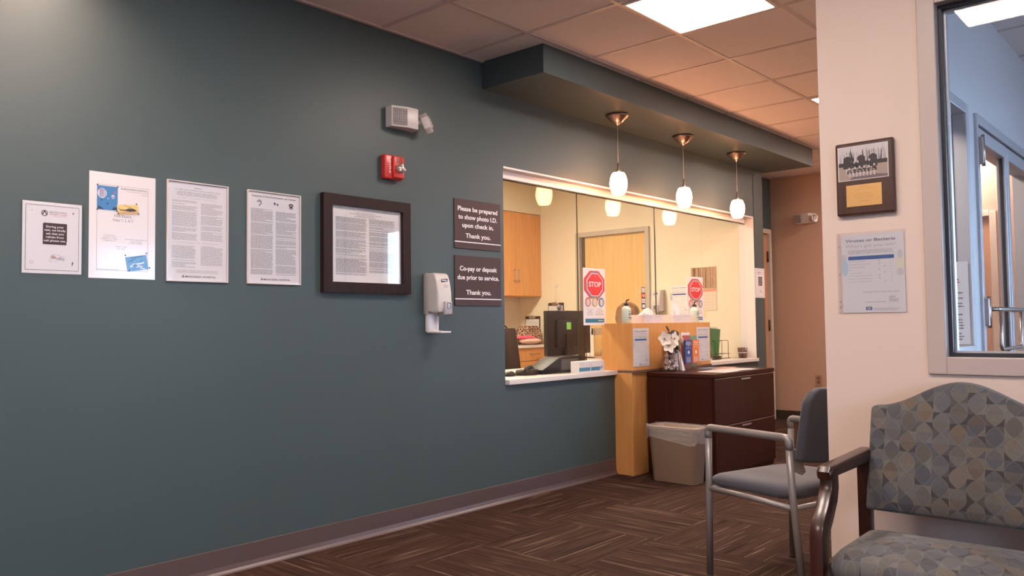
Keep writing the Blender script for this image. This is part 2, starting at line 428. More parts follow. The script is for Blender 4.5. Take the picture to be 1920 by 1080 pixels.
def fine(b, x0, x1, ztop, zbot, pitch, th, seed, y=-0.0016, para=0.12, center=False):
    rnd = random.Random(seed); z = ztop
    while z > zbot:
        if rnd.random() < para: z -= pitch * 0.9
        last = rnd.random() < para
        e = x1 - (rnd.random() * (x1 - x0) * (0.55 if last else 0.06))
        s0 = x0
        if center:
            hw = (e - x0) / 2; cx = (x0 + x1) / 2; s0 = cx - hw; e = cx + hw
        x = s0
        while x < e:
            l = (0.006 + rnd.random() * 0.014) * (x1 - x0) / 0.12
            rect(b, x, min(x + l, e), z - th, z, y); x += l + 0.0018 * (x1 - x0) / 0.12
        z -= pitch
def triangle_logo(b, cx, cz, s, y=-0.002):
    # two-part triangular emblem of the hospital
    poly(b, [(cx - s, cz), (cx - s * .62, cz), (cx, cz + s * 1.15), (cx, cz + s * 1.75)], y)
    poly(b, [(cx + s, cz), (cx, cz + s * 1.75), (cx, cz + s * 1.15), (cx + s * .62, cz)], y)
    poly(b, [(cx - s * .75, cz), (cx + s * .75, cz), (cx + s * .6, cz + s * .22), (cx - s * .6, cz + s * .22)], y)
    poly(b, [(cx - s * .33, cz + s * .3), (cx + s * .33, cz + s * .3), (cx, cz + s * .85)], y)

# ================================================================== THE SETTING
CE = 2.744
# floor
b = B(); b.box(-3.2, 9.2, -6.8, 3.3, -0.08, 0.0); struct(b.obj('floor', carpet()))
# ceiling: tiles and the grid of tees
b = B(); hx_, hy_, hh_ = 1.06, -0.20, 0.064      # a square cut-out takes the recessed downlight
b.box(-3.2, hx_ - hh_, -6.8, 3.3, CE, CE + 0.1); b.box(hx_ + hh_, 9.2, -6.8, 3.3, CE, CE + 0.1)
b.box(hx_ - hh_, hx_ + hh_, -6.8, hy_ - hh_, CE, CE + 0.1); b.box(hx_ - hh_, hx_ + hh_, hy_ + hh_, 3.3, CE, CE + 0.1)
ceil_o = struct(b.obj('ceiling', CEILM))
b = B()
x = 2.84 - 0.6096 * 10
while x < 9.1:
    b.box(x - 0.012, x + 0.012, -6.6, 0.0, CE - 0.004, CE + 0.001); x += 0.6096
y = -0.5405
while y > -6.6:
    b.box(-3.0, 8.98, y - 0.012, y + 0.012, CE - 0.0045, CE + 0.001); y -= 0.6096
b.box(-3.0, 7.64, -0.022, 0.0, CE - 0.006, CE + 0.001)
b.box(8.96, 8.98, -2.3, 0.5, CE - 0.006, CE + 0.001); b.box(7.64, 8.98, 0.49, 0.51, CE - 0.006, CE + 0.001)
b.obj('ceiling_grid', GRIDM, ceil_o)

# green wall with the transaction window opening: x 3.83..7.42, z .728..2.109
OX0, OX1, OZ0, OZ1 = 3.828, 7.42, 0.728, 2.109
b = B()
b.box(-3.0, OX0, 0, 0.15, 0, CE); b.box(OX1, 7.64, 0, 0.15, 0, CE)
b.box(OX0, OX1, 0, 0.15, 0, OZ0); b.box(OX0, OX1, 0, 0.15, OZ1, CE)
struct(b.obj('wall_left', GREEN))
# cream skin of the office side + office room
b = B()
b.box(2.5, OX0, 0.15, 0.16, 0, CE); b.box(OX0, OX1, 0.15, 0.16, 0, OZ0); b.box(OX0, OX1, 0.15, 0.16, OZ1, CE)
b.box(7.43, 7.44, 0.0, 1.17, 0, CE); b.box(7.43, 7.44, 2.13, 3.0, 0, CE); b.box(7.43, 7.44, 1.17, 2.13, 2.13, CE)
b.box(2.4, 2.5, 0.15, 3.1, 0, CE); b.box(2.4, 7.6, 3.0, 3.1, 0, CE)
struct(b.obj('wall_office', OFFW))
b = B()
b.box(7.44, 7.64, 0.15, 1.17, 0, CE); b.box(7.44, 7.64, 2.13, 3.0, 0, CE); b.box(7.44, 7.64, 1.17, 2.13, 2.13, CE)
struct(b.obj('wall_partition', GREEN))
# recess wall with the oak door, far tan wall
b = B()
b.box(7.64, 7.98, 0.51, 0.65, 0, CE); b.box(8.93, 9.1, 0.51, 0.65, 0, CE); b.box(7.98, 8.93, 0.51, 0.65, 2.15, CE)
struct(b.obj('wall_recess', GREEN))
b = B(); b.box(8.98, 9.12, -0.72, 0.51, 0, CE); b.box(8.98, 9.12, -2.5, -1.70, 0, CE); b.box(8.98, 9.12, -1.70, -0.72, 2.10, CE)
struct(b.obj('wall_back', TAN))
# right wall with the big window (plane x = 3), and the wall between passage and vestibule
WX = 3.0; WY0 = -2.33
WIN_Y0, WIN_Y1, WIN_Z0, WIN_Z1 = -2.675, -4.6, 0.925, 2.235      # rough opening
b = B()
b.box(WX, WX + 0.13, WIN_Y0, WY0, 0, CE); b.box(WX, WX + 0.13, WIN_Y1, WIN_Y0, 0, WIN_Z0); b.box(WX, WX + 0.13, WIN_Y1, WIN_Y0, WIN_Z1, CE)
b.box(WX, WX + 0.13, -6.6, WIN_Y1, 0, CE)
struct(b.obj('wall_right', CREAM))
SL0, SL1, DR0, DR1, DH = 3.50, 4.45, 4.62, 6.60, 2.13
b = B()
b.box(WX + 0.13, SL0, -2.495, WY0, 0, CE); b.box(SL1, DR0, -2.495, WY0, 0, CE); b.box(DR1, 9.0, -2.495, WY0, 0, CE)
b.box(SL0, SL1, -2.495, WY0, 0, 0.93); b.box(SL0, SL1, -2.495, WY0, 2.155, CE); b.box(DR0, DR1, -2.495, WY0, 2.148, CE)
struct(b.obj('wall_entry', CREAM))
b = B()
b.box(WX + 0.13, SL0, -2.5, -2.495, 0, CE); b.box(SL1, DR0, -2.5, -2.495, 0, CE); b.box(DR1, 7.2, -2.5, -2.495, 0, CE)
b.box(SL0, SL1, -2.5, -2.495, 0, 0.93); b.box(SL0, SL1, -2.5, -2.495, 2.155, CE); b.box(DR0, DR1, -2.5, -2.495, 2.148, CE)
b.box(WX + 0.13, WX + 0.135, -5.6, WIN_Y1, 0, CE); b.box(WX + 0.13, WX + 0.135, WIN_Y1, WIN_Y0, 0, WIN_Z0); b.box(WX + 0.13, WX + 0.135, WIN_Y1, WIN_Y0, WIN_Z1, CE); b.box(WX + 0.13, WX + 0.135, WIN_Y0, -2.5, 0, CE)
b.box(3.13, 3.25, -5.6, -5.45, 0, CE); b.box(4.35, 7.3, -5.6, -5.45, 0, CE); b.box(3.25, 4.35, -5.6, -5.45, 2.05, CE)
b.box(7.2, 7.3, -5.45, -2.5, 2.45, CE); b.box(7.2, 7.3, -4.0, -2.5, 0, 2.45); b.box(7.2, 7.3, -5.45, -5.38, 0, 2.45)
struct(b.obj('wall_vestibule', VEST))
# rear of the waiting room, with a daylight window
b = B()
b.box(-3.2, -3.0, -6.6, 0.15, 0, CE)
b.box(-3.0, -2.2, -6.75, -6.6, 0, CE); b.box(0.4, 3.13, -6.75, -6.6, 0, CE); b.box(-2.2, 0.4, -6.75, -6.6, 0, 0.9); b.box(-2.2, 0.4, -6.75, -6.6, 2.2, CE)
struct(b.obj('wall_rear', CREAM))
# soffit
b = B(); b.box(3.644, 7.678, -0.495, 0.0, 2.573, CE); struct(b.obj('ceiling_soffit', GREEN))

# baseboards
def cove(name, x0, x1, mat, yy=0.0, h=0.115):
    b = B()
    prof = [(0, 0), (-0.020, 0), (-0.017, 0.006), (-0.009, 0.016), (-0.004, 0.035), (-0.003, h - 0.002), (0, h)]
    b.prism([(x0, yy + p[0], p[1]) for p in prof], (x1 - x0, 0, 0))
    struct(b.obj(name, mat))
cove('baseboard_left', -3.0, 5.03, BASE)
cove('baseboard_left', 7.42 - 1.2, 7.64, BASE)
b = B(); b.box(8.970, 8.98, -0.72, 0.51, 0, 0.10); b.box(8.970, 8.98, -2.33, -1.76, 0, 0.10); b.box(7.64, 7.98, 0.50, 0.51, 0, 0.10); struct(b.obj('baseboard_back', BASED))
b = B(); b.box(2.99, 3.0, -6.6, -2.33, 0, 0.10); b.box(2.99, 4.62, -2.33, -2.32, 0, 0.10); struct(b.obj('baseboard_right', BASED))

# ---- transaction window: header rail, panes
def win(name): o = bpy.data.objects.new(name, None); C.objects.link(o); o['kind'] = 'structure'; return o
wn = win('window_1'); wn.location = (0, 0, 0)
b = B(); b.box(OX0, 7.36, 0.055, 0.115, 2.052, 2.1025, 0.003)
b.obj('header_rail', WHITE_TRIM, wn)
b = B(); b.box(OX1 - 0.006, OX1 + 0.004, -0.002, 0.15, OZ0 + 0.03, OZ1); b.box(OX0, OX1, -0.004, 0.15, OZ1 - 0.006, OZ1 + 0.006)
b.obj('jamb_liner', WHITE_TRIM, wn)
GY = 0.088
b = B()
panes = [(3.832, 4.715), (4.721, 5.768), (5.776, 6.550), (6.554, 7.413)]
BX0, BX1, BTOP = 5.03, 6.20, 1.105
def pane(x0, x1):
    # notch over the maple box
    z0 = 0.760; pts = [(x0, z0)]
    if x0 < BX0 < x1: pts += [(BX0 - 0.004, z0), (BX0 - 0.004, BTOP + 0.003), (x1, BTOP + 0.003)]
    elif x0 < BX1 < x1: pts = [(x0, BTOP + 0.003), (BX1 + 0.004, BTOP + 0.003), (BX1 + 0.004, z0), (x1, z0)]
    else: pts += [(x1, z0)]
    pts += [(x1, 2.052), (x0, 2.052)]
    return pts
for a_, c_2 in panes:
    b = B(); b.prism([(p[0], GY - 0.003, p[1]) for p in pane(a_, c_2)], (0, 0.006, 0)); b.obj('pane', GLASS, wn)
b = B(); b.box(OX0, OX1 - .006, GY - 0.005, GY + 0.005, 2.047, 2.0525); b.box(4.7155, 4.7205, GY - 0.004, GY + 0.004, 0.76, 2.047); b.box(5.769, 5.775, GY - 0.004, GY + 0.004, BTOP + 0.003, 2.052)
b.obj('edge_strip', M('dark glass edge', (0.03, 0.035, 0.025), 0.3), wn)
b = B(); b.box(6.5505, 6.5535, GY - 0.004, GY + 0.004, 0.76, 2.052); b.obj('edge_strip', CLEARP, wn)

# ---- big aluminium window in the right wall
wn = win('window_2')
b = B()
fy0, fy1, fz0, fz1 = WIN_Y0, WIN_Y1, WIN_Z0, WIN_Z1
fw = 0.058
def wframe(b, x0, x1, y0, y1, z0, z1, t, bev=0.0):
    b.box(x0, x1, y0 - t, y0, z0, z1, bev); b.box(x0, x1, y1, y1 + t, z0, z1, bev)
    b.box(x0, x1, y1 + t, y0 - t, z0, z0 + t, bev); b.box(x0, x1, y1 + t, y0 - t, z1 - t, z1, bev)
wframe(b, WX - 0.012, WX + 0.14, fy0, fy1, fz0, fz1, fw, 0.003)
b.obj('frame', M('beige painted steel frame', (0.50, 0.40, 0.36), 0.35), wn)
b = B(); wframe(b, WX + 0.028, WX + 0.052, fy0 - fw, fy1 + fw, fz0 + fw, fz1 - fw, 0.012); b.obj('gasket', ALUDARK, wn)
b = B(); wframe(b, WX + 0.058, WX + 0.085, fy0 - fw, fy1 + fw, fz0 + fw, fz1 - fw, 0.018); b.obj('glazing_bead', ALU, wn)
b = B(); b.box(WX + 0.052, WX + 0.058, fy1 + fw, fy0 - fw, fz0 + fw, fz1 - fw); b.obj('pane', GLASS, wn)

# ---- sidelight in the vestibule wall
wn = win('window_3')
b = B(); t = 0.05
for (x0, x1, z0, z1) in ((SL0, SL0 + t, .93, 2.155), (SL1 - t, SL1, .93, 2.155), (SL0 + t, SL1 - t, .93, .93 + t), (SL0 + t, SL1 - t, 2.155 - t, 2.155)):
    b.box(x0, x1, -2.515, -2.32, z0, z1, 0.003)
b.obj('frame', ALU, wn)
b = B(); b.box(SL0 + t, SL1 - t, -2.368, -2.362, .93 + t, 2.155 - t); b.obj('pane', GLASS, wn)
b = B(); b.box(SL1 - t - .004, SL1 - t + .001, -2.452, -2.408, .98, 2.105); b.box(SL0 + t, SL1 - t, -2.452, -2.408, 2.101, 2.106); b.obj('glazing_stop', M('dark bronze mullion', (0.05, 0.03, 0.03), 0.5), wn)

# ---- entry doors: aluminium frame, two glazed leaves
wn = win('door_1')
b = B()
b.box(DR0, DR0 + 0.035, -2.515, -2.32, 0, 2.148, 0.003); b.box(DR1 - 0.035, DR1, -2.515, -2.32, 0, 2.148, 0.003); b.box(DR0 + 0.035, DR1 - 0.035, -2.515, -2.32, 2.098, 2.148, 0.003)
b.obj('frame', ALU, wn)
for (x0, x1) in ((DR0 + 0.04, 5.375), (5.385, DR1 - 0.04)):
    b = B(); st = 0.052
    b.box(x0, x0 + st, -2.505, -2.46, 0.01, 2.09, 0.003); b.box(x1 - st, x1, -2.505, -2.46, 0.01, 2.09, 0.003)
    b.box(x0 + st, x1 - st, -2.505, -2.46, 2.02, 2.09, 0.003); b.box(x0 + st, x1 - st, -2.505, -2.46, 0.01, 0.24, 0.003)
    lf = b.obj('door_leaf', ALU, wn)
    b = B(); b.box(x0 + st, x1 - st, -2.486, -2.480, 0.24, 2.02); b.obj('pane', GLASS, lf)
    b = B(); b.box(x0 + st, x0 + st + 0.008, -2.492, -2.474, 0.24, 2.02); b.box(x1 - st - 0.008, x1 - st, -2.492, -2.474, 0.24, 2.02); b.obj('gasket', ALUDARK, lf)
    b = B()
    b.tube(fillet([(x0 + 0.03, -2.505, 1.155), (x0 + 0.03, -2.56, 1.155), (x1 - 0.03, -2.56, 1.155), (x1 - 0.03, -2.505, 1.155)], 0.03), 0.011)
    b.tube(fillet([(x0 + 0.10, -2.56, 1.155), (x0 + 0.10, -2.56, 0.95), (x1 - 0.10, -2.56, 0.95), (x1 - 0.10, -2.56, 1.155)], 0.03), 0.009)
    b.obj('push_bar', STEEL, lf)
for hz in (1.89, 1.07, 0.25):
    b = B(); b.box(DR0 + 0.026, DR0 + 0.048, -2.535, -2.5, hz - 0.0, hz + 0.14, 0.004); b.tube([(DR0 + 0.04, -2.53, hz - 0.01), (DR0 + 0.04, -2.53, hz + 0.15)], 0.009); b.obj('hinge', STEEL, wn)

# outer glazing of the vestibule and the rear window of the waiting room
wn = win('window_4')
b = B()
for y0 in (-5.38, -4.72, -4.06): b.box(7.22, 7.29, y0, y0 + 0.06, 0, 2.45)
b.box(7.22, 7.29, -5.38, -4.0, 2.39, 2.45); b.box(7.22, 7.29, -5.38, -4.0, 0, 0.12); b.box(7.22, 7.29, -5.38, -4.0, 1.05, 1.11)
b.obj('frame', ALU, wn)
b = B(); b.box(7.252, 7.258, -5.36, -4.02, 0.1, 2.42); b.obj('pane', GLASS, wn)
wn = win('window_6')
b = B()
for x0 in (3.25, 4.29): b.box(x0, x0 + 0.06, -5.56, -5.49, 0, 2.05)
b.box(3.25, 4.35, -5.56, -5.49, 1.99, 2.05); b.box(3.25, 4.35, -5.56, -5.49, 0, 0.10); b.obj('frame', ALU, wn)
b = B(); b.box(3.3, 4.3, -5.528, -5.522, 0.08, 2.0); b.obj('pane', GLASS, wn)
wn = win('window_5')
b = B()
for x0 in (-2.2, -0.93, 0.34): b.box(x0, x0 + 0.06, -6.7, -6.64, 0.9, 2.2)
b.box(-2.2, 0.4, -6.7, -6.64, 0.9, 0.96); b.box(-2.2, 0.4, -6.7, -6.64, 2.14, 2.2); b.obj('frame', ALU, wn)
b = B(); b.box(-2.2, 0.4, -6.675, -6.669, 0.92, 2.18); b.obj('pane', GLASS, wn)
# ground outside
b = B(); b.box(-12, 18, -20, -6.8, -0.1, -0.02); b.box(3.13, 9.2, -6.8, -5.6, -0.1, -0.001); struct(b.obj('ground_outside', M('pale concrete', (0.35, 0.34, 0.33), 0.9, noise=0.1)))

# ---- office door (maple, in wall x=7.43), y 1.20..2.12
wn = win('door_2'); HMF = M('grey hollow metal frame', (0.50, 0.45, 0.38), 0.45)
b = B(); b.box(7.40, 7.47, 1.165, 1.215, 0, 2.13, 0.003); b.box(7.40, 7.47, 2.08, 2.135, 0, 2.13, 0.003); b.box(7.40, 7.47, 1.215, 2.08, 2.08, 2.13, 0.003); b.obj('frame', HMF, wn)
b = B(); b.box(7.445, 7.485, 1.217, 2.03, 0.01, 2.078); b.obj('door_leaf', DOORW, wn)
b = B(); b.box(7.452, 7.455, 2.03, 2.08, 0.01, 2.078); b.obj('shadow_gap', M('painted gap shade', (0.10, 0.08, 0.06), 0.7), wn)  # dark strip painted in for the shade of the gap beside the leaf
b = B(); b.tube(fillet([(7.445, 1.30, 1.0), (7.39, 1.30, 1.0), (7.39, 1.42, 1.0)], 0.02), 0.009); b.obj('door_handle', STEEL, wn)
# ---- recess door (red oak)
wn = win('door_3')
WF = M('cream door frame enamel', (0.62, 0.52, 0.42), 0.4)
b = B(); b.box(7.98, 8.03, 0.485, 0.66, 0, 2.15, 0.003); b.box(8.88, 8.93, 0.485, 0.66, 0, 2.15, 0.003); b.box(8.03, 8.88, 0.485, 0.66, 2.10, 2.15, 0.003); b.obj('frame', WF, wn)
b = B(); b.box(8.035, 8.872, 0.52, 0.56, 0.01, 2.095); b.obj('door_leaf', DOORO, wn)
for hz in (0.28, 1.0, 1.78):
    b = B(); b.tube([(8.872, 0.512, hz), (8.872, 0.512, hz + 0.12)], 0.011); b.box(8.872, 8.884, 0.505, 0.52, hz, hz + 0.12); b.obj('hinge', M('dark bronze hinge', (0.07, 0.05, 0.04), 0.4, metal=0.6), wn)
# ---- far wall door
wn = win('door_4')
b = B(); b.box(8.955, 9.0, -1.76, -1.70, 0, 2.15, 0.003); b.box(8.955, 9.0, -0.72, -0.66, 0, 2.15, 0.003); b.box(8.955, 9.0, -1.70, -0.72, 2.10, 2.16, 0.003); b.obj('frame', WF, wn)
b = B(); b.box(9.01, 9.05, -1.70, -0.72, 0.01, 2.10); b.obj('door_leaf', DOORO, wn)

# ================================================================== LIGHTS OF THE ROOM
diff_mat = M('lit troffer lens', (0.9, 0.9, 0.9), 0.5, emit=TROFFER[0], es=TROFFER[1])
diff_off = M('lit office troffer lens', (0.9, 0.9, 0.9), 0.5, emit=OFFICE[0], es=OFFICE[1])
def troffer(x0, y0, label, mat=diff_mat, grp=None):
    t = thing('ceiling_light', label, 'ceiling light', (x0 + 0.305, y0 + 0.305, CE), group=grp)
    b = B(); h = 0.29
    for (a, c, d, e) in ((-h, h, -h, -h + 0.016), (-h, h, h - 0.016, h), (-h, -h + 0.016, -h + 0.016, h - 0.016), (h - 0.016, h, -h + 0.016, h - 0.016)):
        b.box(a, c, d, e, -0.012, -0.0005, 0.002)
    b.obj('frame', WHITE_TRIM, t)
    b = B(); b.box(-h + 0.014, h - 0.014, -h + 0.014, h - 0.014, -0.008, -0.001); b.obj('diffuser', mat, t)
    return t
GX = [2.84 + 0.6096 * k for k in range(-9, 9)]
troffer(3.4496, -1.7597, 'large bright square ceiling light at the top of the photo')
troffer(5.888, -1.7597, 'square ceiling light mostly hidden behind the beige wall corner')
g = 'ceiling lights over the waiting room outside the picture'
for (xx, yy) in ((1.0112, -1.7597), (-1.4272, -1.7597), (1.0112, -2.9789), (-1.4272, -4.1981)):
    troffer(xx, yy, 'square ceiling light over the waiting room, out of view of the photo', grp=g)
troffer(8.327, -1.7597, 'square ceiling light at the far end of the passage, hidden by the beige wall')
for (xx, yy) in ((3.4, 1.2), (5.3, 1.2)):
    troffer(xx, yy, 'square ceiling light inside the reception office', diff_off, 'office ceiling lights')

t = thing('downlight', 'round recessed downlight washing the green wall, above the picture', 'ceiling light', (1.06, -0.20, CE))
b = B(); b.lathe([(0.062, -0.001), (0.096, -0.001), (0.094, -0.008), (0.064, -0.008), (0.061, 0.0), (0.061, 0.09), (0.0, 0.09)], seg=28); b.obj('trim_ring', WHITE_TRIM, t)
b = B(); b.lathe([(0, 0.062), (0.052, 0.062), (0.052, 0.058), (0, 0.058)], seg=24); b.obj('bulb', M('lit downlight bulb', (0.9, 0.9, 0.9), 0.5, emit=(1.0, 0.60, 0.46), es=1300.0), t)

pend_mat = M('glowing opal glass shade', (0.9, 0.85, 0.8), 0.3, emit=PENDANT[0], es=PENDANT[1])
pl = ['left pendant lamp, nearest of the three over the reception window', 'middle pendant lamp of the three over the reception window', 'right pendant lamp, farthest of the three over the reception window']
for i, px in enumerate((4.760, 5.670, 6.585)):
    t = thing('pendant_lamp', pl[i], 'lamp', (px, -0.25, 2.573), group='pendant lamps hanging from the green soffit')
    b = B(); b.lathe([(0, 0.0), (0.078, 0.0), (0.082, -0.010), (0.076, -0.016), (0.056, -0.036), (0.038, -0.054), (0.028, -0.060), (0.012, -0.064), (0.008, -0.076), (0, -0.076)], seg=32); b.obj('canopy', M('dark brushed nickel', (0.30, 0.23, 0.21), 0.32, metal=1.0), t)
    b = B(); b.tube([(0, 0, -0.055), (0, 0, -0.36)], 0.0022, 6); b.obj('cord', M('clear cord', (0.45, 0.38, 0.33), 0.4), t)
    b = B(); b.lathe([(0, -0.34), (0.006, -0.345), (0.008, -0.385), (0.016, -0.398), (0.018, -0.415), (0, -0.415)], seg=16); b.obj('socket', STEEL, t)
    b = B(); b.lathe([(0, -0.412), (0.038, -0.413), (0.046, -0.420), (0.058, -0.452), (0.062, -0.488), (0.058, -0.522), (0.046, -0.556), (0.038, -0.566), (0, -0.567)], seg=32); b.obj('lamp_shade', pend_mat, t)

# ================================================================== THINGS ON THE GREEN WALL
def sheet(t, w_, h_, mat=PAPER, th=0.0012, name='sheet'):
    b = B(); b.box(0, w_, -th, -0.0001, 0, h_); return b.obj(name, mat, t)

# --- cell phone notice
def phone_notice(t, w_, h_, full=True):
    sheet(t, w_, h_)
    y = -0.0018
    b = B(); outline(b, w_ * .05, w_ * .95, h_ * .045, h_ * .955, 0.0014, y)
    # round emblem
    disc(b, w_ * .36, h_ * .845, w_ * .055, y=y, rin=w_ * .042)
    poly(b, [(w_ * .315, h_ * .825), (w_ * .36, h_ * .888), (w_ * .405, h_ * .825), (w_ * .385, h_ * .825), (w_ * .36, h_ * .862), (w_ * .335, h_ * .825)], y)
    text(b, 'MIDDLESEX HOSPITAL', w_ * .44, h_ * .858, h_ * .013, w_ * .30, 'L', 0.01, y)
    b.obj('border_and_emblem', INK, t)
    b = B(); text(b, 'URGENT CARE', w_ * .44, h_ * .823, h_ * .024, w_ * .30, 'L', 0.0, y); text(b, 'talk', w_ * .52, h_ * .215, h_ * .034, w_ * .09, 'C', 0.02, y); text(b, 'now', w_ * .61, h_ * .205, h_ * .022, w_ * .08, 'C', 0.02, y)
    rect(b, w_ * .835, w_ * .86, h_ * .855, h_ * .88, y); fine(b, w_ * .52, w_ * .72, h_ * .81, h_ * .805, h_ * .02, h_ * .004, 3, y)
    b.obj('red_lettering', M('dusty red print', (0.55, 0.16, 0.18), 0.5), t)
    b = B(); rect(b, w_ * .345, w_ * .742, h_ * .455, h_ * .60 + h_ * .11, y); rect(b, w_ * .335, w_ * .735, h_ * .41, h_ * .70, y - .0002); b.obj('panel', MAROON, t)
    b = B()
    for k, ln in enumerate(('During your', 'visit, we kindly', 'ask that you', 'refrain from', 'cell phone use.')):
        wd = (0.30, 0.365, 0.30, 0.30, 0.37)[k] * w_
        text(b, ln, w_ * .537, h_ * (.646 - .049 * k), h_ * .027, wd, 'C', 0.025, y - .0006)
    b.obj('lettering', SIGNWHITE, t)
    b = B(); rnd = random.Random(5)
    for k in range(34):
        a = rnd.random() * 2 * PI; q = rnd.random() ** .5
        cx, cz = w_ * (.55 + .15 * q * math.cos(a)), h_ * (.21 + .055 * q * math.sin(a)); l = w_ * (.02 + .05 * rnd.random())
        rect(b, cx - l / 2, cx + l / 2, cz, cz + h_ * .006, y)
    b.obj('word_cloud', LGREY, t)
    b = B(); rect(b, w_ * .14, w_ * .165, h_ * .868, h_ * .874, y); disc(b, w_ * .155, h_ * .155, w_ * .028, y=y, rin=w_ * .024)
    for k in range(3): rect(b, w_ * (.83 + .008 * k), w_ * (.84 + .008 * k), h_ * (.115 + .012 * k), h_ * (.165 + .006 * k), y)
    b.obj('corner_marks', MGREY, t)
t = thing('notice', 'white cell phone notice in a clear sleeve, leftmost paper on the green wall', 'notice', (1.084, 0, 1.329))
phone_notice(t, 0.215, 0.279)
b = B(); b.box(-0.006, 0.226, -0.0032, -0.0025, -0.004, 0.284); b.obj('clear_sleeve', CLEARP, t)

# --- FAA exams poster
t = thing('poster', 'laminated FAA Exams poster with balloon, helicopter and aeroplane pictures', 'poster', (1.326, 0, 1.318))
W_, H_ = 0.271, 0.436; sheet(t, W_, H_, PAPER_GLOSS); y = -0.0018
b = B(); outline(b, W_ * .11, W_ * .885, H_ * .075, H_ * .885, 0.001, y)
triangle_logo(b, W_ * .475, H_ * .855, W_ * .016, y)
text(b, 'MIDDLESEX HOSPITAL', W_ * .87, H_ * .855, H_ * .0135, W_ * .37, 'R', 0.015, y)
text(b, 'Occupational & Environmental', W_ * .87, H_ * .835, H_ * .009, W_ * .32, 'R', 0.0, y); text(b, 'Medicine', W_ * .87, H_ * .813, H_ * .009, W_ * .09, 'R', 0.0, y)
text(b, 'FAA Exams', W_ * .495, H_ * .585, H_ * .024, W_ * .26, 'C', 0.0, y); text(b, 'Class 1, 2, & 3', W_ * .495, H_ * .545, H_ * .024, W_ * .30, 'C', -0.003, y)
for k, ln in enumerate(('Crossroads Center', '230 Saybrook Road', 'Middletown, CT 06457', 'P: (860) 358-2777')): text(b, ln, W_ * .30, H_ * (.405 - .018 * k), H_ * .0085, W_ * (.17, .20, .24, .19)[k], 'C', 0.0, y)
for k, ln in enumerate(('192 Westbrook Road (Route 153)', 'Essex, CT 06426', 'P: (860) 358-3840')): text(b, ln, W_ * .70, H_ * (.375 - .018 * k), H_ * .0085, W_ * (.34, .16, .19)[k], 'C', 0.0, y)
text(b, 'Monday - Friday', W_ * .475, H_ * .30, H_ * .0085, W_ * .17, 'C', 0.0, y); text(b, '8am-4:30pm', W_ * .475, H_ * .28, H_ * .0085, W_ * .12, 'C', 0.0, y)
fine(b, W_ * .12, W_ * .55, H_ * .085, H_ * .083, H_ * .01, H_ * .003, 4, y)
b.obj('lettering', MGREY, t)
b = B(); rect(b, W_ * .115, W_ * .415, H_ * .645, H_ * .872, y - .0002); b.mi = 1
poly(b, [(W_ * .125, H_ * .652), (W_ * .215, H_ * .652), (W_ * .16, H_ * .672), (W_ * .125, H_ * .680)], y - .0006); poly(b, [(W_ * .33, H_ * .652), (W_ * .405, H_ * .652), (W_ * .405, H_ * .678), (W_ * .35, H_ * .675)], y - .0006)
disc(b, W_ * .265, H_ * .705, W_ * .012, y=y - .0006); disc(b, W_ * .18, H_ * .735, W_ * .012, H_ * .006, y=y - .0006)
b.mi = 2; disc(b, W_ * .185, H_ * .80, W_ * .068, H_ * .047, y=y - .0006); disc(b, W_ * .345, H_ * .775, W_ * .026, H_ * .018, y=y - .0006); disc(b, W_ * .272, H_ * .755, W_ * .008, H_ * .006, y=y - .0006)
b.mi = 3; disc(b, W_ * .365, H_ * .815, W_ * .014, H_ * .010, y=y - .0006)
for k in range(4): poly(b, [(W_ * (.145 + k * .022), H_ * .765), (W_ * (.150 + k * .022), H_ * .765), (W_ * (.158 + k * .018), H_ * .84), (W_ * (.150 + k * .018), H_ * .84)], y - .0008)
disc(b, W_ * .345, H_ * .772, W_ * .024, H_ * .006, y=y - .0008)
b.mi = 4
for k in range(4): poly(b, [(W_ * (.160 + k * .024), H_ * .76), (W_ * (.168 + k * .024), H_ * .76), (W_ * (.166 + k * .02), H_ * .842), (W_ * (.160 + k * .02), H_ * .842)], y - .0007)
b.obj('balloon_picture', [M('deep sky print', (0.055, 0.19, 0.40), 0.35), M('dark landscape print', (0.03, 0.035, 0.06), 0.5), M('pale balloon print', (0.45, 0.55, 0.65), 0.4), M('balloon stripe print', (0.45, 0.12, 0.20), 0.4), M('balloon blue stripe', (0.10, 0.16, 0.30), 0.4)], t)
b = B(); ti = 0.10; q = dict(tilt=ti, cx=W_ * .575, cz=H_ * .665)
rect(b, W_ * .41, W_ * .735, H_ * .618, H_ * .712, y - .0004, **q); b.mi = 1; rect(b, W_ * .41, W_ * .735, H_ * .618, H_ * .648, y - .0006, **q)
b.mi = 2
poly(b, [(W_ * .455, H_ * .655), (W_ * .52, H_ * .652), (W_ * .60, H_ * .648), (W_ * .68, H_ * .655), (W_ * .71, H_ * .665), (W_ * .655, H_ * .678), (W_ * .58, H_ * .676), (W_ * .53, H_ * .662), (W_ * .46, H_ * .662)], y - .0009)
poly(b, [(W_ * .425, H_ * .672), (W_ * .432, H_ * .674), (W_ * .468, H_ * .652), (W_ * .46, H_ * .650)], y - .0009)
for (a, c) in (((.50, .710), (.66, .672)), ((.70, .700), (.56, .675)), ((.58, .675), (.60, .695))):
    poly(b, [(W_ * a[0], H_ * a[1]), (W_ * (a[0] + .006), H_ * (a[1] + .002)), (W_ * (c[0] + .006), H_ * (c[1] + .002)), (W_ * c[0], H_ * c[1])], y - .001)
b.obj('helicopter_picture', [M('golden sky print', (0.66, 0.50, 0.19), 0.4), M('sand print', (0.50, 0.33, 0.17), 0.4), M('helicopter silhouette print', (0.05, 0.035, 0.03), 0.4)], t)
b = B(); ti = 0.17; q = dict(tilt=ti, cx=W_ * .72, cz=H_ * .155)
rect(b, W_ * .55, W_ * .88, H_ * .085, H_ * .225, y - .0004, **q); b.mi = 1
rnd = random.Random(9)
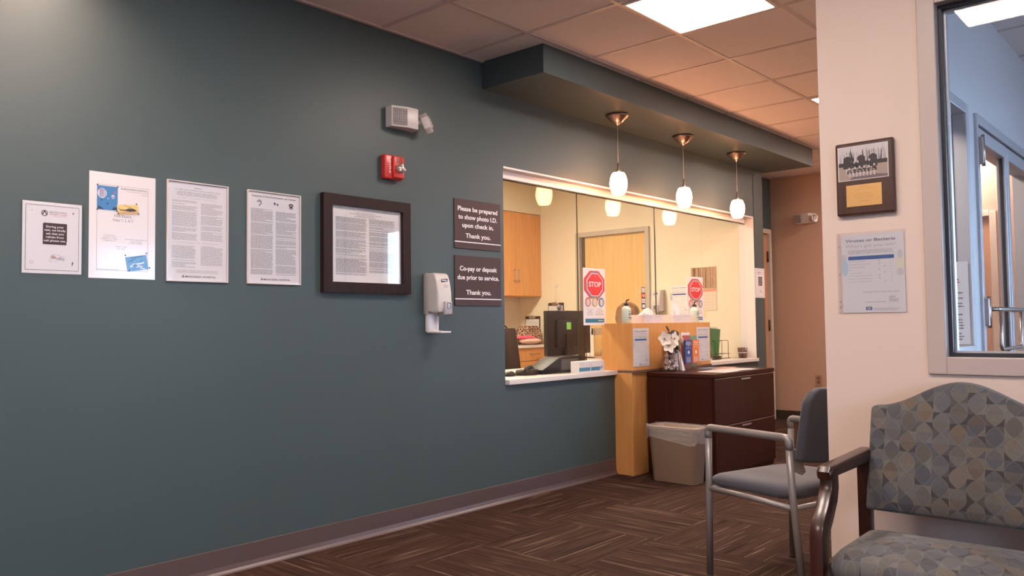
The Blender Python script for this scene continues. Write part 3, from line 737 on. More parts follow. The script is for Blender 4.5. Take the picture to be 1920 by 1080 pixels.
for k in range(8):
    xx, zz = W_ * (.60 + .22 * rnd.random()), H_ * (.09 + .05 * rnd.random()); poly(b, [(xx, zz), (xx + W_ * .06, zz + H_ * .012), (xx + W_ * .02, zz + H_ * .018)], y - .0007)
poly(b, [(W_ * .68, H_ * .150), (W_ * .75, H_ * .158), (W_ * .83, H_ * .172), (W_ * .82, H_ * .155), (W_ * .72, H_ * .138)], y - .0008)
b.mi = 2
for (a, c) in (((.62, .20), (.80, .225)), ((.66, .12), (.72, .15)), ((.62, .185), (.66, .145)), ((.76, .165), (.80, .185)), ((.58, .16), (.70, .20))):
    poly(b, [(W_ * a[0], H_ * a[1]), (W_ * a[0], H_ * (a[1] + .004)), (W_ * c[0], H_ * (c[1] + .004)), (W_ * c[0], H_ * c[1])], y - .0007)
b.obj('aeroplane_picture', [M('pale blue sky print', (0.14, 0.34, 0.60), 0.3), M('cloud print', (0.60, 0.72, 0.85), 0.4), NAVY], t)
for (px, pz) in ((.115, .875), (.415, .873), (.115, .643), (.405, .640), (.425, .620), (.735, .632), (.70, .727), (.86, .255), (.91, .115), (.535, .225), (.60, .080)): b = B(); disc(b, W_ * px, H_ * pz, W_ * .012, y=y - .0012, n=12); b.obj('photo_corner', M('brown photo corner', (0.11, 0.06, 0.06), 0.5), t)

# --- acrylic framed policy sheets
def acrylic(t, w_, h_):
    sheet(t, w_, h_)
    b = B()
    for (x0, x1, z0, z1) in ((-0.004, 0.002, -0.004, h_ + 0.004), (w_ - 0.002, w_ + 0.004, -0.004, h_ + 0.004), (0.002, w_ - 0.002, -0.004, 0.001), (0.002, w_ - 0.002, h_ - 0.001, h_ + 0.004)):
        b.box(x0, x1, -0.010, 0, z0, z1, 0.001)
    b.obj('edge_frame', M('clear acrylic edge', (0.62, 0.56, 0.54), 0.15, spec=0.8), t)
    b = B(); b.box(0.002, w_ - 0.002, -0.009, -0.007, 0.001, h_ - 0.001); b.obj('acrylic_cover', CLEARP, t)
t = thing('framed_notice', 'clear framed POLICY sheet in two columns, between the FAA poster and another frame', 'notice', (1.649, 0, 1.318))
W_, H_ = 0.280, 0.436; acrylic(t, W_, H_)
b = B(); text(b, 'POLICY', W_ * .51, H_ * .945, H_ * .013, W_ * .13, 'C', 0.0, y)
text(b, 'Your Rights and Responsibilities as a Patient at Middlesex Hospital', W_ * .5, H_ * .921, H_ * .009, W_ * .76, 'C', 0.0, y)
triangle_logo(b, W_ * .26, H_ * .035, W_ * .024, y); text(b, 'MIDDLESEX HOSPITAL', W_ * .295, H_ * .035, H_ * .017, W_ * .52, 'L', 0.015, y)
b.obj('lettering', INK, t)
b = B(); fine(b, W_ * .14, W_ * .84, H_ * .905, H_ * .86, H_ * .012, H_ * .004, 11, y, 0, True)
text(b, 'AS A PATIENT AT MIDDLESEX HOSPITAL, YOU HAVE THE RIGHT TO:', W_ * .5, H_ * .838, H_ * .007, W_ * .66, 'C', 0, y)
text(b, 'AS A PATIENT AT MIDDLESEX HOSPITAL, YOU ARE RESPONSIBLE FOR:', W_ * .5, H_ * .385, H_ * .007, W_ * .70, 'C', 0, y)
fine(b, W_ * .075, W_ * .49, H_ * .815, H_ * .41, H_ * .0118, H_ * .0042, 12, y, .14); fine(b, W_ * .55, W_ * .93, H_ * .80, H_ * .42, H_ * .0118, H_ * .0042, 13, y, .14)
fine(b, W_ * .075, W_ * .47, H_ * .362, H_ * .14, H_ * .0118, H_ * .0042, 14, y, .14); fine(b, W_ * .55, W_ * .93, H_ * .358, H_ * .16, H_ * .0118, H_ * .0042, 15, y, .14)
fine(b, W_ * .14, W_ * .86, H_ * .108, H_ * .080, H_ * .011, H_ * .003, 16, y, 0, True)
b.obj('fine_print', GREYINK, t)
t = thing('framed_notice', 'clear framed Statement of NonDiscrimination sheet with ear and telephone symbols', 'notice', (2.034, 0, 1.318))
W_, H_ = 0.284, 0.436; acrylic(t, W_, H_)
b = B(); text(b, 'Statement of NonDiscrimination and Taglines', W_ * .5, H_ * .945, H_ * .017, W_ * .84, 'C', 0.02, y)
# ear symbol
cx, cz = W_ * .22, H_ * .885
disc(b, cx, cz, W_ * .042, H_ * .028, y=y, a0=-0.6, a1=PI, rin=W_ * .030, n=16); poly(b, [(cx + W_ * .035, cz - H_ * .016), (cx + W_ * .025, cz - H_ * .010), (cx - W_ * .02, cz - H_ * .040), (cx - W_ * .01, cz - H_ * .043)], y); disc(b, cx, cz, W_ * .020, H_ * .014, y=y, a0=-0.6, a1=PI, rin=W_ * .010, n=12)
# interpreter hands symbol
cx = W_ * .54; poly(b, [(cx - W_ * .05, cz + H_ * .014), (cx - W_ * .02, cz + H_ * .016), (cx - W_ * .008, cz - H_ * .008), (cx - W_ * .045, cz - H_ * .012)], y); poly(b, [(cx + W_ * .0, cz + H_ * .004), (cx + W_ * .04, cz + H_ * .004), (cx + W_ * .035, cz - H_ * .020), (cx + W_ * .005, cz - H_ * .018), (cx + W_ * .02, cz - H_ * .008)], y)
# telephone symbol
cx = W_ * .83; disc(b, cx, cz + H_ * .002, W_ * .045, H_ * .018, y=y, a0=0, a1=PI); rect(b, cx - W_ * .045, cx - W_ * .02, cz - H_ * .010, cz + H_ * .004, y); rect(b, cx + W_ * .02, cx + W_ * .045, cz - H_ * .010, cz + H_ * .004, y); poly(b, [(cx - W_ * .035, cz - H_ * .030), (cx + W_ * .035, cz - H_ * .030), (cx + W_ * .02, cz - H_ * .006), (cx - W_ * .02, cz - H_ * .006)], y)
rect(b, cx - W_ * .04, cx + W_ * .04, cz - H_ * .040, cz - H_ * .034, y)
triangle_logo(b, W_ * .265, H_ * .035, W_ * .024, y); text(b, 'MIDDLESEX HOSPITAL', W_ * .30, H_ * .035, H_ * .017, W_ * .52, 'L', 0.015, y)
b.obj('lettering', INK, t)
b = B(); fine(b, W_ * .06, W_ * .48, H_ * .815, H_ * .095, H_ * .0098, H_ * .0045, 21, y, .10); fine(b, W_ * .53, W_ * .94, H_ * .80, H_ * .10, H_ * .0098, H_ * .0045, 22, y, .13)
b.obj('fine_print', M('mid grey fine print', (0.25, 0.23, 0.25), 0.6), t)

# --- dark framed notice
t = thing('picture_frame', 'dark brown framed notice of fine print behind reflecting glass', 'picture frame', (2.441, 0, 1.282))
W_, H_ = 0.580, 0.507; fw_ = 0.055
b = B()
for pts in ([(0, 0), (W_, 0), (W_ - fw_, fw_), (fw_, fw_)], [(0, H_), (fw_, H_ - fw_), (W_ - fw_, H_ - fw_), (W_, H_)], [(0, 0), (fw_, fw_), (fw_, H_ - fw_), (0, H_)], [(W_, 0), (W_, H_), (W_ - fw_, H_ - fw_), (W_ - fw_, fw_)]):
    b.prism([(p[0], -0.032, p[1]) for p in pts], (0, 0.031, 0))
b.obj('frame', DARKFRAME, t)
b = B(); b.box(fw_ - .004, W_ - fw_ + .004, -0.010, -0.001, fw_ - .004, H_ - fw_ + .004); b.obj('backing_sheet', M('white mount board', (0.80, 0.77, 0.78), 0.6), t)
fx0, fx1, fz0_, fz1_ = fw_, W_ - fw_, fw_, H_ - fw_
def FX(q): return fx0 + (fx1 - fx0) * q
def FZ(q): return fz0_ + (fz1_ - fz0_) * q
b = B(); yy = -0.0112
for k in range(4): text(b, ('NOTICE OF PRIVACY PRACTICES', 'THIS NOTICE DESCRIBES HOW MEDICAL INFORMATION MAY BE USED AND DISCLOSED', 'PLEASE REVIEW IT CAREFULLY', 'EFFECTIVE DATE OF THIS NOTICE')[k], FX(.48), FZ(.925 - .018 * k), 0.004, (FX(1) - FX(0)) * (.26, .46, .24, .30)[k], 'C', 0, yy)
rect(b, FX(.05), FX(.95), FZ(.962), FZ(.9645), yy)
b.obj('lettering', INK, t)
b = B()
for (a, c, d, e, sd) in ((.07, .50, .855, .79, 1), (.07, .50, .775, .69, 2), (.07, .50, .665, .60, 3), (.07, .50, .585, .10, 4), (.53, .92, .86, .80, 5), (.53, .92, .79, .14, 6)):
    fine(b, FX(a), FX(c), FZ(d), FZ(e), 0.0042, 0.0021, 30 + sd, yy, .16 if sd > 2 else 0.0)
b.obj('fine_print', GREYINK, t)
b = B(); b.box(fw_ - .003, W_ - fw_ + .003, -0.016, -0.013, fw_ - .003, H_ - fw_ + .003); b.obj('glass', PGLASS, t)

# --- the two brown signs
def sign(z0, h_, lines, lab):
    t = thing('wall_sign', lab, 'sign', (3.386, 0, z0)); w_ = 0.405
    b = B(); b.box(0, w_, -0.007, -0.0005, 0, h_, 0.001); b.obj('panel', MAROON, t)
    b = B(); rect(b, 0, w_, h_ * .125, h_ * .145, -0.0078)
    for (s, zc, wd) in lines: text(b, s, w_ * .5, h_ * zc, h_ * .088, w_ * wd, 'C', 0.022, -0.0078)
    b.obj('lettering', SIGNWHITE, t)
sign(1.566, 0.298, (('Please be prepared', .765, .86), ('to show photo I.D.', .60, .84), ('upon check in.', .435, .68), ('Thank you.', .225, .54)), 'brown sign asking to show photo I.D., upper of the two signs')
sign(1.223, 0.301, (('Co-pay or deposit', .70, .80), ('due prior to service.', .525, .90), ('Thank you.', .225, .54)), 'brown sign reading Co-pay or deposit due, lower of the two signs')

# --- emergency light
EMW = M('off-white lamp plastic', (0.66, 0.60, 0.58), 0.35)
LENS = M('ribbed clear lens', (0.30, 0.28, 0.28), 0.08, spec=1.0, bump=0.8, bscale=90)
def emergency_light(loc, lab, rz=0.0, sc=1.0):
    t = thing('emergency_light', lab, 'emergency light', loc, rz); t.scale = (sc,) * 3
    b = B()
    b.prism([(0.0, 0, 0.0), (0.0, -0.050, 0.0), (0.095, -0.082, 0.0), (0.165, -0.082, 0.0), (0.192, -0.03, 0.0), (0.192, 0, 0)], (0, 0, 0.118), 0.006, 2)
    b.obj('body', EMW, t, smooth=40)
    # recessed lens on the left face (slanted)
    n = Vector((0.095, -0.032, 0)).normalized(); nn = Vector((n.y, -n.x, 0))
    b = B(); o = Vector((0.008, -0.0530, 0.012))
    b.prism([o, o + n * 0.084, o + n * 0.084 + Vector((0, 0, .092)), o + Vector((0, 0, .092))], nn * 0.004, 0.002)
    lens = b.obj('lamp_lens', LENS, t)
    b = B()
    for i in range(7):
        p = o + n * (0.006 + 0.0120 * i) + nn * 0.005; b.tube([p + Vector((0, 0, .006)), p + Vector((0, 0, .086))], 0.0016, 5)
    for j in range(6):
        p = o + nn * 0.005 + Vector((0, 0, .008 + .0150 * j)); b.tube([p + n * 0.004, p + n * 0.080], 0.0014, 5)
    b.obj('lens_ribs', M('pale lens rib', (0.55, 0.50, 0.50), 0.1, spec=1.0), lens)
    b = B(); text(b, 'Emergi-Lite', 0.132, 0.022, 0.009, 0.05, 'C', 0.02, -0.0832); b.obj('lettering', LGREY, t)
    # swivel head
    Mx = Matrix.Translation((0.232, -0.075, 0.048)) @ Matrix.Rotation(R(-28), 4, 'X') @ Matrix.Rotation(R(38), 4, 'Z') @ Matrix.Rotation(R(-24), 4, 'Y')
    b = B(); b.tube([(0.18, -0.04, 0.055), (0.23, -0.06, 0.05)], 0.014, 12)
    pts = [(-0.040, 0, -0.030), (-0.010, 0, -0.058), (0.016, 0, -0.052), (0.044, 0, 0.012), (0.030, 0, 0.050), (0.002, 0, 0.060), (-0.034, 0, 0.034)]
    b.prism([Mx @ Vector((p[0], -0.022, p[2])) for p in pts], (Mx.to_3x3() @ Vector((0, 0.044, 0))), 0.006, 2)
    hd = b.obj('lamp_head', EMW, t, smooth=40)
    b = B()
    for k in range(5):
        b.tube([Mx @ Vector((-0.022 + 0.010 * k, -0.026, -0.036 + 0.006 * k)), Mx @ Vector((-0.010 + 0.010 * k, -0.026, 0.034 + 0.002 * k))], 0.0042, 8)
    b.obj('lens_ribs', M('lamp head lens', (0.62, 0.56, 0.52), 0.08, spec=1.0), hd)
    return t
emergency_light((2.872, -0.001, 2.198), 'white two-headed emergency light high on the green wall')

# --- fire alarm strobe
t = thing('fire_alarm', 'red fire alarm horn with a clear strobe, above the dark frame', 'fire alarm', (2.832, 0, 1.908))
b = B(); b.box(0, 0.128, -0.042, -0.0005, 0, 0.134, 0.010, 3); b.obj('housing', REDP, t, smooth=40)
b = B(); b.box(0.048, 0.122, -0.060, -0.040, 0.006, 0.128, 0.008, 3)
hs = b.obj('horn_cover', REDP, t, smooth=40)
b = B()
for k in range(6): b.box(0.062, 0.104, -0.0612, -0.0598, 0.090 + 0.0055 * k, 0.0925 + 0.0055 * k)
b.obj('sound_slots', M('dark red slot', (0.12, 0.01, 0.01), 0.6), hs)
b = B(); text(b, 'FIRE', 0, 0, 0.011, 0.070, 'L', 0.01, 0, tilt=0)
bmesh.ops.transform(b.bm, matrix=Matrix.Translation((0.028, -0.0430, 0.098)) @ Matrix.Rotation(PI / 2, 4, 'Y'), verts=b.bm.verts[:]); b.obj('lettering', SIGNWHITE, t)
b = B(); b.lathe([(0, 0.0), (0.026, 0.0), (0.028, 0.012), (0.020, 0.026), (0.009, 0.034), (0, 0.034)], seg=10, Mx=Matrix.Translation((0.086, -0.058, 0.058)) @ Matrix.Rotation(PI / 2, 4, 'X'))
b.ball((0.105, -0.075, 0.052), 0.012, seg=8); b.ball((0.086, -0.080, 0.074), 0.011, seg=8); b.ball((0.072, -0.078, 0.046), 0.011, seg=8)
b.obj('strobe_lens', M('faceted clear strobe', (0.62, 0.58, 0.54), 0.04, metal=0.6, spec=1.0), t)

# --- sanitizer dispenser
def sanitizer(loc, lab, rz=0.0, tray=True):
    t = thing('sanitizer_dispenser', lab, 'dispenser', loc, rz, group=None)
    b = B(); b.box(-0.004, 0.112, -0.030, -0.0005, 0.0, 0.232, 0.004); b.obj('back_plate', M('grey beige plastic', (0.40, 0.36, 0.345), 0.35), t, smooth=40)
    b = B()
    prof = [(0.0, 0.012), (-0.055, 0.004), (-0.085, 0.012), (-0.094, 0.040), (-0.092, 0.120), (-0.080, 0.185), (-0.066, 0.222), (-0.050, 0.232), (0.0, 0.232)]
    b.prism([(0.0, -0.028 + p[0], p[1]) for p in prof], (0.108, 0, 0), 0.012, 4)
    bd = b.obj('cover', PUTTY, t, smooth=50)
    b = B(); b.box(0.040, 0.098, -0.136, -0.112, -0.006, 0.072, 0.008, 3); lv = b.obj('push_lever', M('grey lever plastic', (0.42, 0.38, 0.39), 0.3), t, smooth=40)
    b = B(); b.box(0.056, 0.082, -0.1375, -0.1355, 0.030, 0.062, 0.004); b.obj('sight_window', M('dark clear window', (0.18, 0.16, 0.17), 0.1, spec=1.0), lv)
    def yat(z): return -0.028 - 0.080 - 0.012 * min(1, max(0, (0.185 - z) / 0.065)) - 0.0015
    b = B(); poly(b, [(0.034, 0.178), (0.084, 0.182), (0.084, 0.200), (0.034, 0.196)], yat(0.18)); b.obj('logo_panel', M('dark blue logo panel', (0.03, 0.035, 0.10), 0.4), bd)
    b = B(); text(b, 'PURELL', 0.059, 0.185, 0.0085, 0.042, 'C', 0.04, yat(0.18) - .0012); b.obj('lettering', SIGNWHITE, bd)
    b = B(); text(b, 'Instant Hand', 0.064, 0.160, 0.005, 0.036, 'C', 0.02, yat(0.15) - .001); text(b, 'Sanitizer', 0.066, 0.150, 0.005, 0.028, 'C', 0.02, yat(0.15) - .001); b.obj('small_lettering', MGREY, bd)
    b = B(); b.tube([(0.050, -0.075, 0.012), (0.050, -0.075, -0.012)], 0.010, 10); b.obj('nozzle', M('clear grey nozzle', (0.3, 0.26, 0.26), 0.2), t)
    if tray:
        b = B()
        b.prism([(0.012, -0.002, 0.0), (0.012, -0.006, 0.0), (0.012, -0.010, -0.085), (0.012, -0.020, -0.094), (0.012, -0.120, -0.098), (0.012, -0.120, -0.106), (0.012, -0.010, -0.106), (0.012, -0.001, -0.095)], (0.075, 0, 0), 0.002)
        b.box(0.008, 0.014, -0.028, -0.002, -0.100, 0.0, 0.002); b.box(0.084, 0.090, -0.028, -0.002, -0.100, 0.0, 0.002)
        b.box(0.008, 0.090, -0.130, -0.018, -0.107, -0.098, 0.003)
        b.obj('drip_tray', WHITEP, t, smooth=40)
    return t
sanitizer((3.142, -0.001, 1.172), 'white hand sanitizer dispenser with drip tray on the green wall')

# --- paper at the end of the green wall
t = thing('notice', 'small cell phone notice taped at the right end of the green wall', 'notice', (7.425, -0.002, 1.335))
phone_notice(t, 0.212, 0.286)

# ================================================================== RIGHT (BEIGE) WALL
# --- plaque
t = thing('plaque', 'dark wooden plaque with a black and white team photograph and brass plate', 'plaque', (WX, -2.392, 1.482), -PI / 2)
W_, H_ = 0.200, 0.262
b = B(); b.box(0, W_, -0.022, -0.001, 0, H_, 0.007, 2); b.obj('board', wood('dark walnut plaque', (0.045, 0.018, 0.013), (0.075, 0.030, 0.020), 0.3), t)
yy = -0.0232
b = B(); b.mi = 0; rect(b, W_ * .05, W_ * .915, H_ * .475, H_ * .945, yy)
b.mi = 1; rect(b, W_ * .065, W_ * .90, H_ * .485, H_ * .935, yy - .0003)          # pale sky
b.mi = 2; rect(b, W_ * .065, W_ * .90, H_ * .485, H_ * .68, yy - .0006)           # field
b.mi = 3; poly(b, [(W_ * .25, H_ * .487), (W_ * .90, H_ * .487), (W_ * .90, H_ * .515), (W_ * .62, H_ * .545), (W_ * .30, H_ * .520)], yy - .0008)
rnd = random.Random(3)
b.mi = 4
for k in range(46):                                                     # trees
    xx = W_ * (.07 + .82 * rnd.random()); dx = W_ * (rnd.random() - .5) * .07; ww = W_ * (.004 + .008 * rnd.random())
    poly(b, [(xx, H_ * .68), (xx + ww, H_ * .68), (xx + ww * .5 + dx, H_ * (.80 + .13 * rnd.random())), (xx + dx, H_ * .86)], yy - .0009)
rect(b, W_ * .065, W_ * .90, H_ * .67, H_ * .725, yy - .0010)
for cx in (.22, .46, .66):                                           # three standing figures
    poly(b, [(W_ * (cx - .075), H_ * .64), (W_ * (cx - .068), H_ * .785), (W_ * (cx - .02), H_ * .81), (W_ * (cx + .02), H_ * .81), (W_ * (cx + .068), H_ * .785), (W_ * (cx + .075), H_ * .64)], yy - .0012)
b.mi = 5
for cx in (.22, .46, .66): disc(b, W_ * cx, H_ * .826, W_ * .018, H_ * .016, y=yy - .0014, n=12)
rect(b, W_ * .19, W_ * .26, H_ * .56, H_ * .68, yy - .0011)
for (cx, cz) in ((.34, .72), (.40, .725), (.60, .73), (.25, .64), (.35, .645), (.43, .65), (.51, .65), (.59, .645), (.68, .66)):
    b.mi = 4; poly(b, [(W_ * (cx - .045), H_ * (cz - .075)), (W_ * (cx - .03), H_ * (cz - .022)), (W_ * (cx + .03), H_ * (cz - .022)), (W_ * (cx + .045), H_ * (cz - .075))], yy - .0016)
    b.mi = 5; disc(b, W_ * cx, H_ * cz, W_ * .017, H_ * .017, y=yy - .0018, n=10)
for k in range(8):
    cx = .24 + .06 * k; rect(b, W_ * cx, W_ * (cx + .035), H_ * .522, H_ * .585, yy - .0017)
    rect(b, W_ * (cx - .005), W_ * (cx + .025), H_ * .595, H_ * .605, yy - .0019)
b.obj('team_photograph', [M('photo border print', (0.62, 0.56, 0.54), 0.3), M('photo sky print', (0.55, 0.49, 0.50), 0.3), M('photo field print', (0.36, 0.27, 0.22), 0.3), M('photo shadow print', (0.16, 0.11, 0.12), 0.3), M('photo dark print', (0.030, 0.020, 0.026), 0.3), M('photo light figure print', (0.50, 0.42, 0.42), 0.3)], t)
b = B(); b.box(W_ * .185, W_ * .79, yy - .001, yy + .001, H_ * .115, H_ * .41, 0.0004); bp_ = b.obj('brass_plate', M('brushed brass plate', (0.62, 0.36, 0.14), 0.38, metal=0.6), t)
b = B()
for (zc, wd) in ((.37, .20), (.34, .30), (.285, .25), (.255, .34), (.225, .30), (.18, .16)): text(b, 'Presented with thanks' if wd > .2 else 'TEAM', W_ * .49, H_ * zc, H_ * .008, W_ * wd, 'C', 0, yy - .002)
b.obj('engraving', M('engraved brass', (0.30, 0.16, 0.07), 0.4), bp_)

# --- viruses or bacteria flyer (the mascot drawing is left blank)
def virus_flyer(t, w_, h_, y=-0.002, gloss=PAPER_GLOSS):
    b = B(); b.box(0, w_, y, y + .0012, 0, h_); b.obj('sheet', gloss, t); y -= .0006
    b = B(); text(b, 'Viruses or Bacteria', w_ * .47, h_ * .905, h_ * .036, w_ * .80, 'C', 0.022, y); b.obj('heading', M('heading grey blue print', (0.16, 0.17, 0.24), 0.5), t)
    b = B(); text(b, "What's got you sick?", w_ * .47, h_ * .835, h_ * .040, w_ * .80, 'C', -0.006, y); b.obj('subheading', M('thin grey print', (0.34, 0.33, 0.36), 0.5), t)
    b = B(); rect(b, w_ * .11, w_ * .84, h_ * .675, h_ * .722, y); b.obj('table_header', BLUE, t)
    b = B(); fine(b, w_ * .11, w_ * .84, h_ * .795, h_ * .745, h_ * .018, h_ * .0045, 41, y, 0.0)
    fine(b, w_ * .50, w_ * .90, h_ * .052, h_ * .035, h_ * .016, h_ * .004, 42, y, 0); fine(b, w_ * .36, w_ * .72, h_ * .135, h_ * .13, h_ * .03, h_ * .005, 44, y, 0)
    rows = ('Cold/Runny Nose', 'Bronchitis/Chest Cold', 'Whooping Cough', 'Flu', 'Strep Throat', 'Sore Throat (except strep)', 'Fluid in the Middle Ear', 'Urinary Tract Infection')
    for k, ln in enumerate(rows): text(b, ln, w_ * .12, h_ * (.650 - .037 * k), h_ * .0085, w_ * min(.36, .018 * len(ln)), 'L', 0.0, y); text(b, 'No' if k % 3 else 'Yes', w_ * .79, h_ * (.650 - .037 * k), h_ * .0085, None, 'C', 0, y)
    text(b, "Antibiotics Aren't Always the Answer", w_ * .62, h_ * .255, h_ * .014, w_ * .57, 'C', 0.0, y)
    text(b, 'GET', w_ * .845, h_ * .175, h_ * .026, w_ * .10, 'R', 0.0, y); text(b, 'SMART', w_ * .90, h_ * .140, h_ * .026, w_ * .155, 'R', 0.0, y)
    rect(b, w_ * .745, w_ * .89, h_ * .128, h_ * .131, y); b.obj('lettering', MGREY, t)
    b = B()
    for k, c in enumerate((0, 0, 1, 0, 1, 0, 0, 1)):
        cx, cz = w_ * (.61 + .085 * c), h_ * (.655 - .037 * k)
        poly(b, [(cx - w_ * .018, cz + h_ * .003), (cx - w_ * .012, cz + h_ * .006), (cx - w_ * .004, cz - h_ * .003), (cx + w_ * .022, cz + h_ * .018), (cx - w_ * .004, cz - h_ * .010)], y)
    b.obj('check_marks', MGREY, t)
    b = B(); rect(b, w_ * .375, w_ * .475, h_ * .032, h_ * .072, y); b.obj('agency_logo', M('agency logo blue', (0.03, 0.07, 0.22), 0.4), t)
    b = B(); text(b, 'CDC', w_ * .425, h_ * .043, h_ * .018, w_ * .06, 'C', 0.03, y - .0005); b.obj('logo_lettering', SIGNWHITE, t)
    b = B()
    for (cx, cz, rx, rz) in ((.035, .70, .045, .055), (.93, .72, .04, .06), (.93, .50, .055, .045)): disc(b, w_ * cx, h_ * cz, w_ * rx, h_ * rz, y=y + .0003)
    b.obj('grey_bubbles', LGREY, t)
    b = B(); disc(b, w_ * .05, h_ * .58, w_ * .055, h_ * .11, y=y + .0002); b.obj('blue_bubble', M('pale blue print', (0.40, 0.52, 0.62), 0.5), t)
    b = B(); disc(b, w_ * .93, h_ * .61, w_ * .055, h_ * .06, y=y + .0002); b.obj('yellow_bubble', M('pale yellow print', (0.66, 0.62, 0.44), 0.5), t)
t = thing('flyer', 'flyer headed Viruses or Bacteria in a clear sleeve, below the wooden plaque', 'flyer', (WX - 0.001, -2.385, 1.133), -PI / 2)
inner = B(); inner.box(-0.004, 0.232, -0.0042, -0.0036, -0.003, 0.290); inner.box(0.0, 0.012, -0.0046, -0.0042, 0.0, 0.286); inner.obj('clear_sleeve', CLEARP, t)
sub = thing('printed_sheet', '', '', (0.013, 0, 0.002)); del sub['label']; del sub['category']; sub.parent = t
virus_flyer(sub, 0.213, 0.279)
b = B()
for hz_ in (0.022, 0.042, 0.140, 0.242): disc(b, 0.006, hz_, 0.003, y=-0.005, n=12)
b.obj('punch_holes', GREYINK, t)

# --- notice on the sidelight glass
t_ = t = 0.05
t = thing('notice', 'white warning notice with a triangle sign beside the glazed entry door', 'notice', (SL1 - t_ - .0045, -2.300, 0.985), -PI / 2)
W_, H_ = 0.200, 0.40
b = B(); b.box(0, W_, -0.001, 0, 0, H_); b.obj('sheet', M('bluish white paper', (0.75, 0.76, 0.80), 0.5), t)
b = B(); rect(b, W_ * .2, W_ * .8, H_ * .745, H_ * .76, -.0018); b.obj('red_line', M('dull red print', (0.5, 0.08, 0.12), 0.5), t)
b = B(); cx = W_ * .5
poly(b, [(cx - W_ * .30, H_ * .775), (cx + W_ * .30, H_ * .775), (cx, H_ * .93)], -.0016); b.mi = 1; poly(b, [(cx - W_ * .20, H_ * .79), (cx + W_ * .20, H_ * .79), (cx, H_ * .90)], -.0020); b.mi = 0
rect(b, cx - W_ * .02, cx + W_ * .02, H_ * .80, H_ * .86, -.0024)
outline(b, W_ * .3, W_ * .7, H_ * .66, H_ * .735, .002, -.0018); disc(b, cx, H_ * .715, W_ * .05, y=-.002); disc(b, cx, H_ * .685, W_ * .07, y=-.002)
fine(b, W_ * .12, W_ * .88, H_ * .63, H_ * .05, H_ * .034, H_ * .014, 77, -.0018, 0.3); b.obj('print', [MGREY, WHITEP], t)

# ================================================================== RECEPTION COUNTER AND WHAT STANDS ON IT
DK = 0.758
b = B(); b.box(3.834, 7.414, -0.030, 0.80, 0.728, DK, 0.002)
tag(b.obj('countertop', COUNTER), 'long white stone countertop under the sliding reception glass', 'countertop')

# maple transaction box standing on the counter
t = thing('counter_box', 'maple box standing on the white counter, with tissues and sanitizer on top', 'counter box', (BX0, 0, DK))
b = B(); b.box(0, 1.17, -0.165, 0.015, 0.001, BTOP - DK, 0.002); b.box(0, 1.17, 0.015, 0.110, 0.001, BTOP - DK, 0.002)
b.obj('body', MAPLE, t)
b = B(); b.box(0.0, 1.17, -0.175, -0.03, -0.014, 0.0, 0.001); b.obj('base_board', M('dark brown edge board', (0.16, 0.08, 0.06), 0.4), t)
# maple post
b = B(); b.box(5.03, 5.235, -0.155, -0.001, 0.0, 0.742, 0.002); tag(b.obj('wooden_post', MAPLE), 'square maple post from carpet to counter beside the dark cabinet', 'post')

def flyer_on_box(x, lab):
    t = thing('flyer', lab, 'flyer', (x, -0.166, 0.788)); virus_flyer(t, 0.216, 0.279, -0.002)
flyer_on_box(5.031, 'virus flyer on the left front of the maple box')
flyer_on_box(5.966, 'virus flyer on the maple box behind the brochure holder')

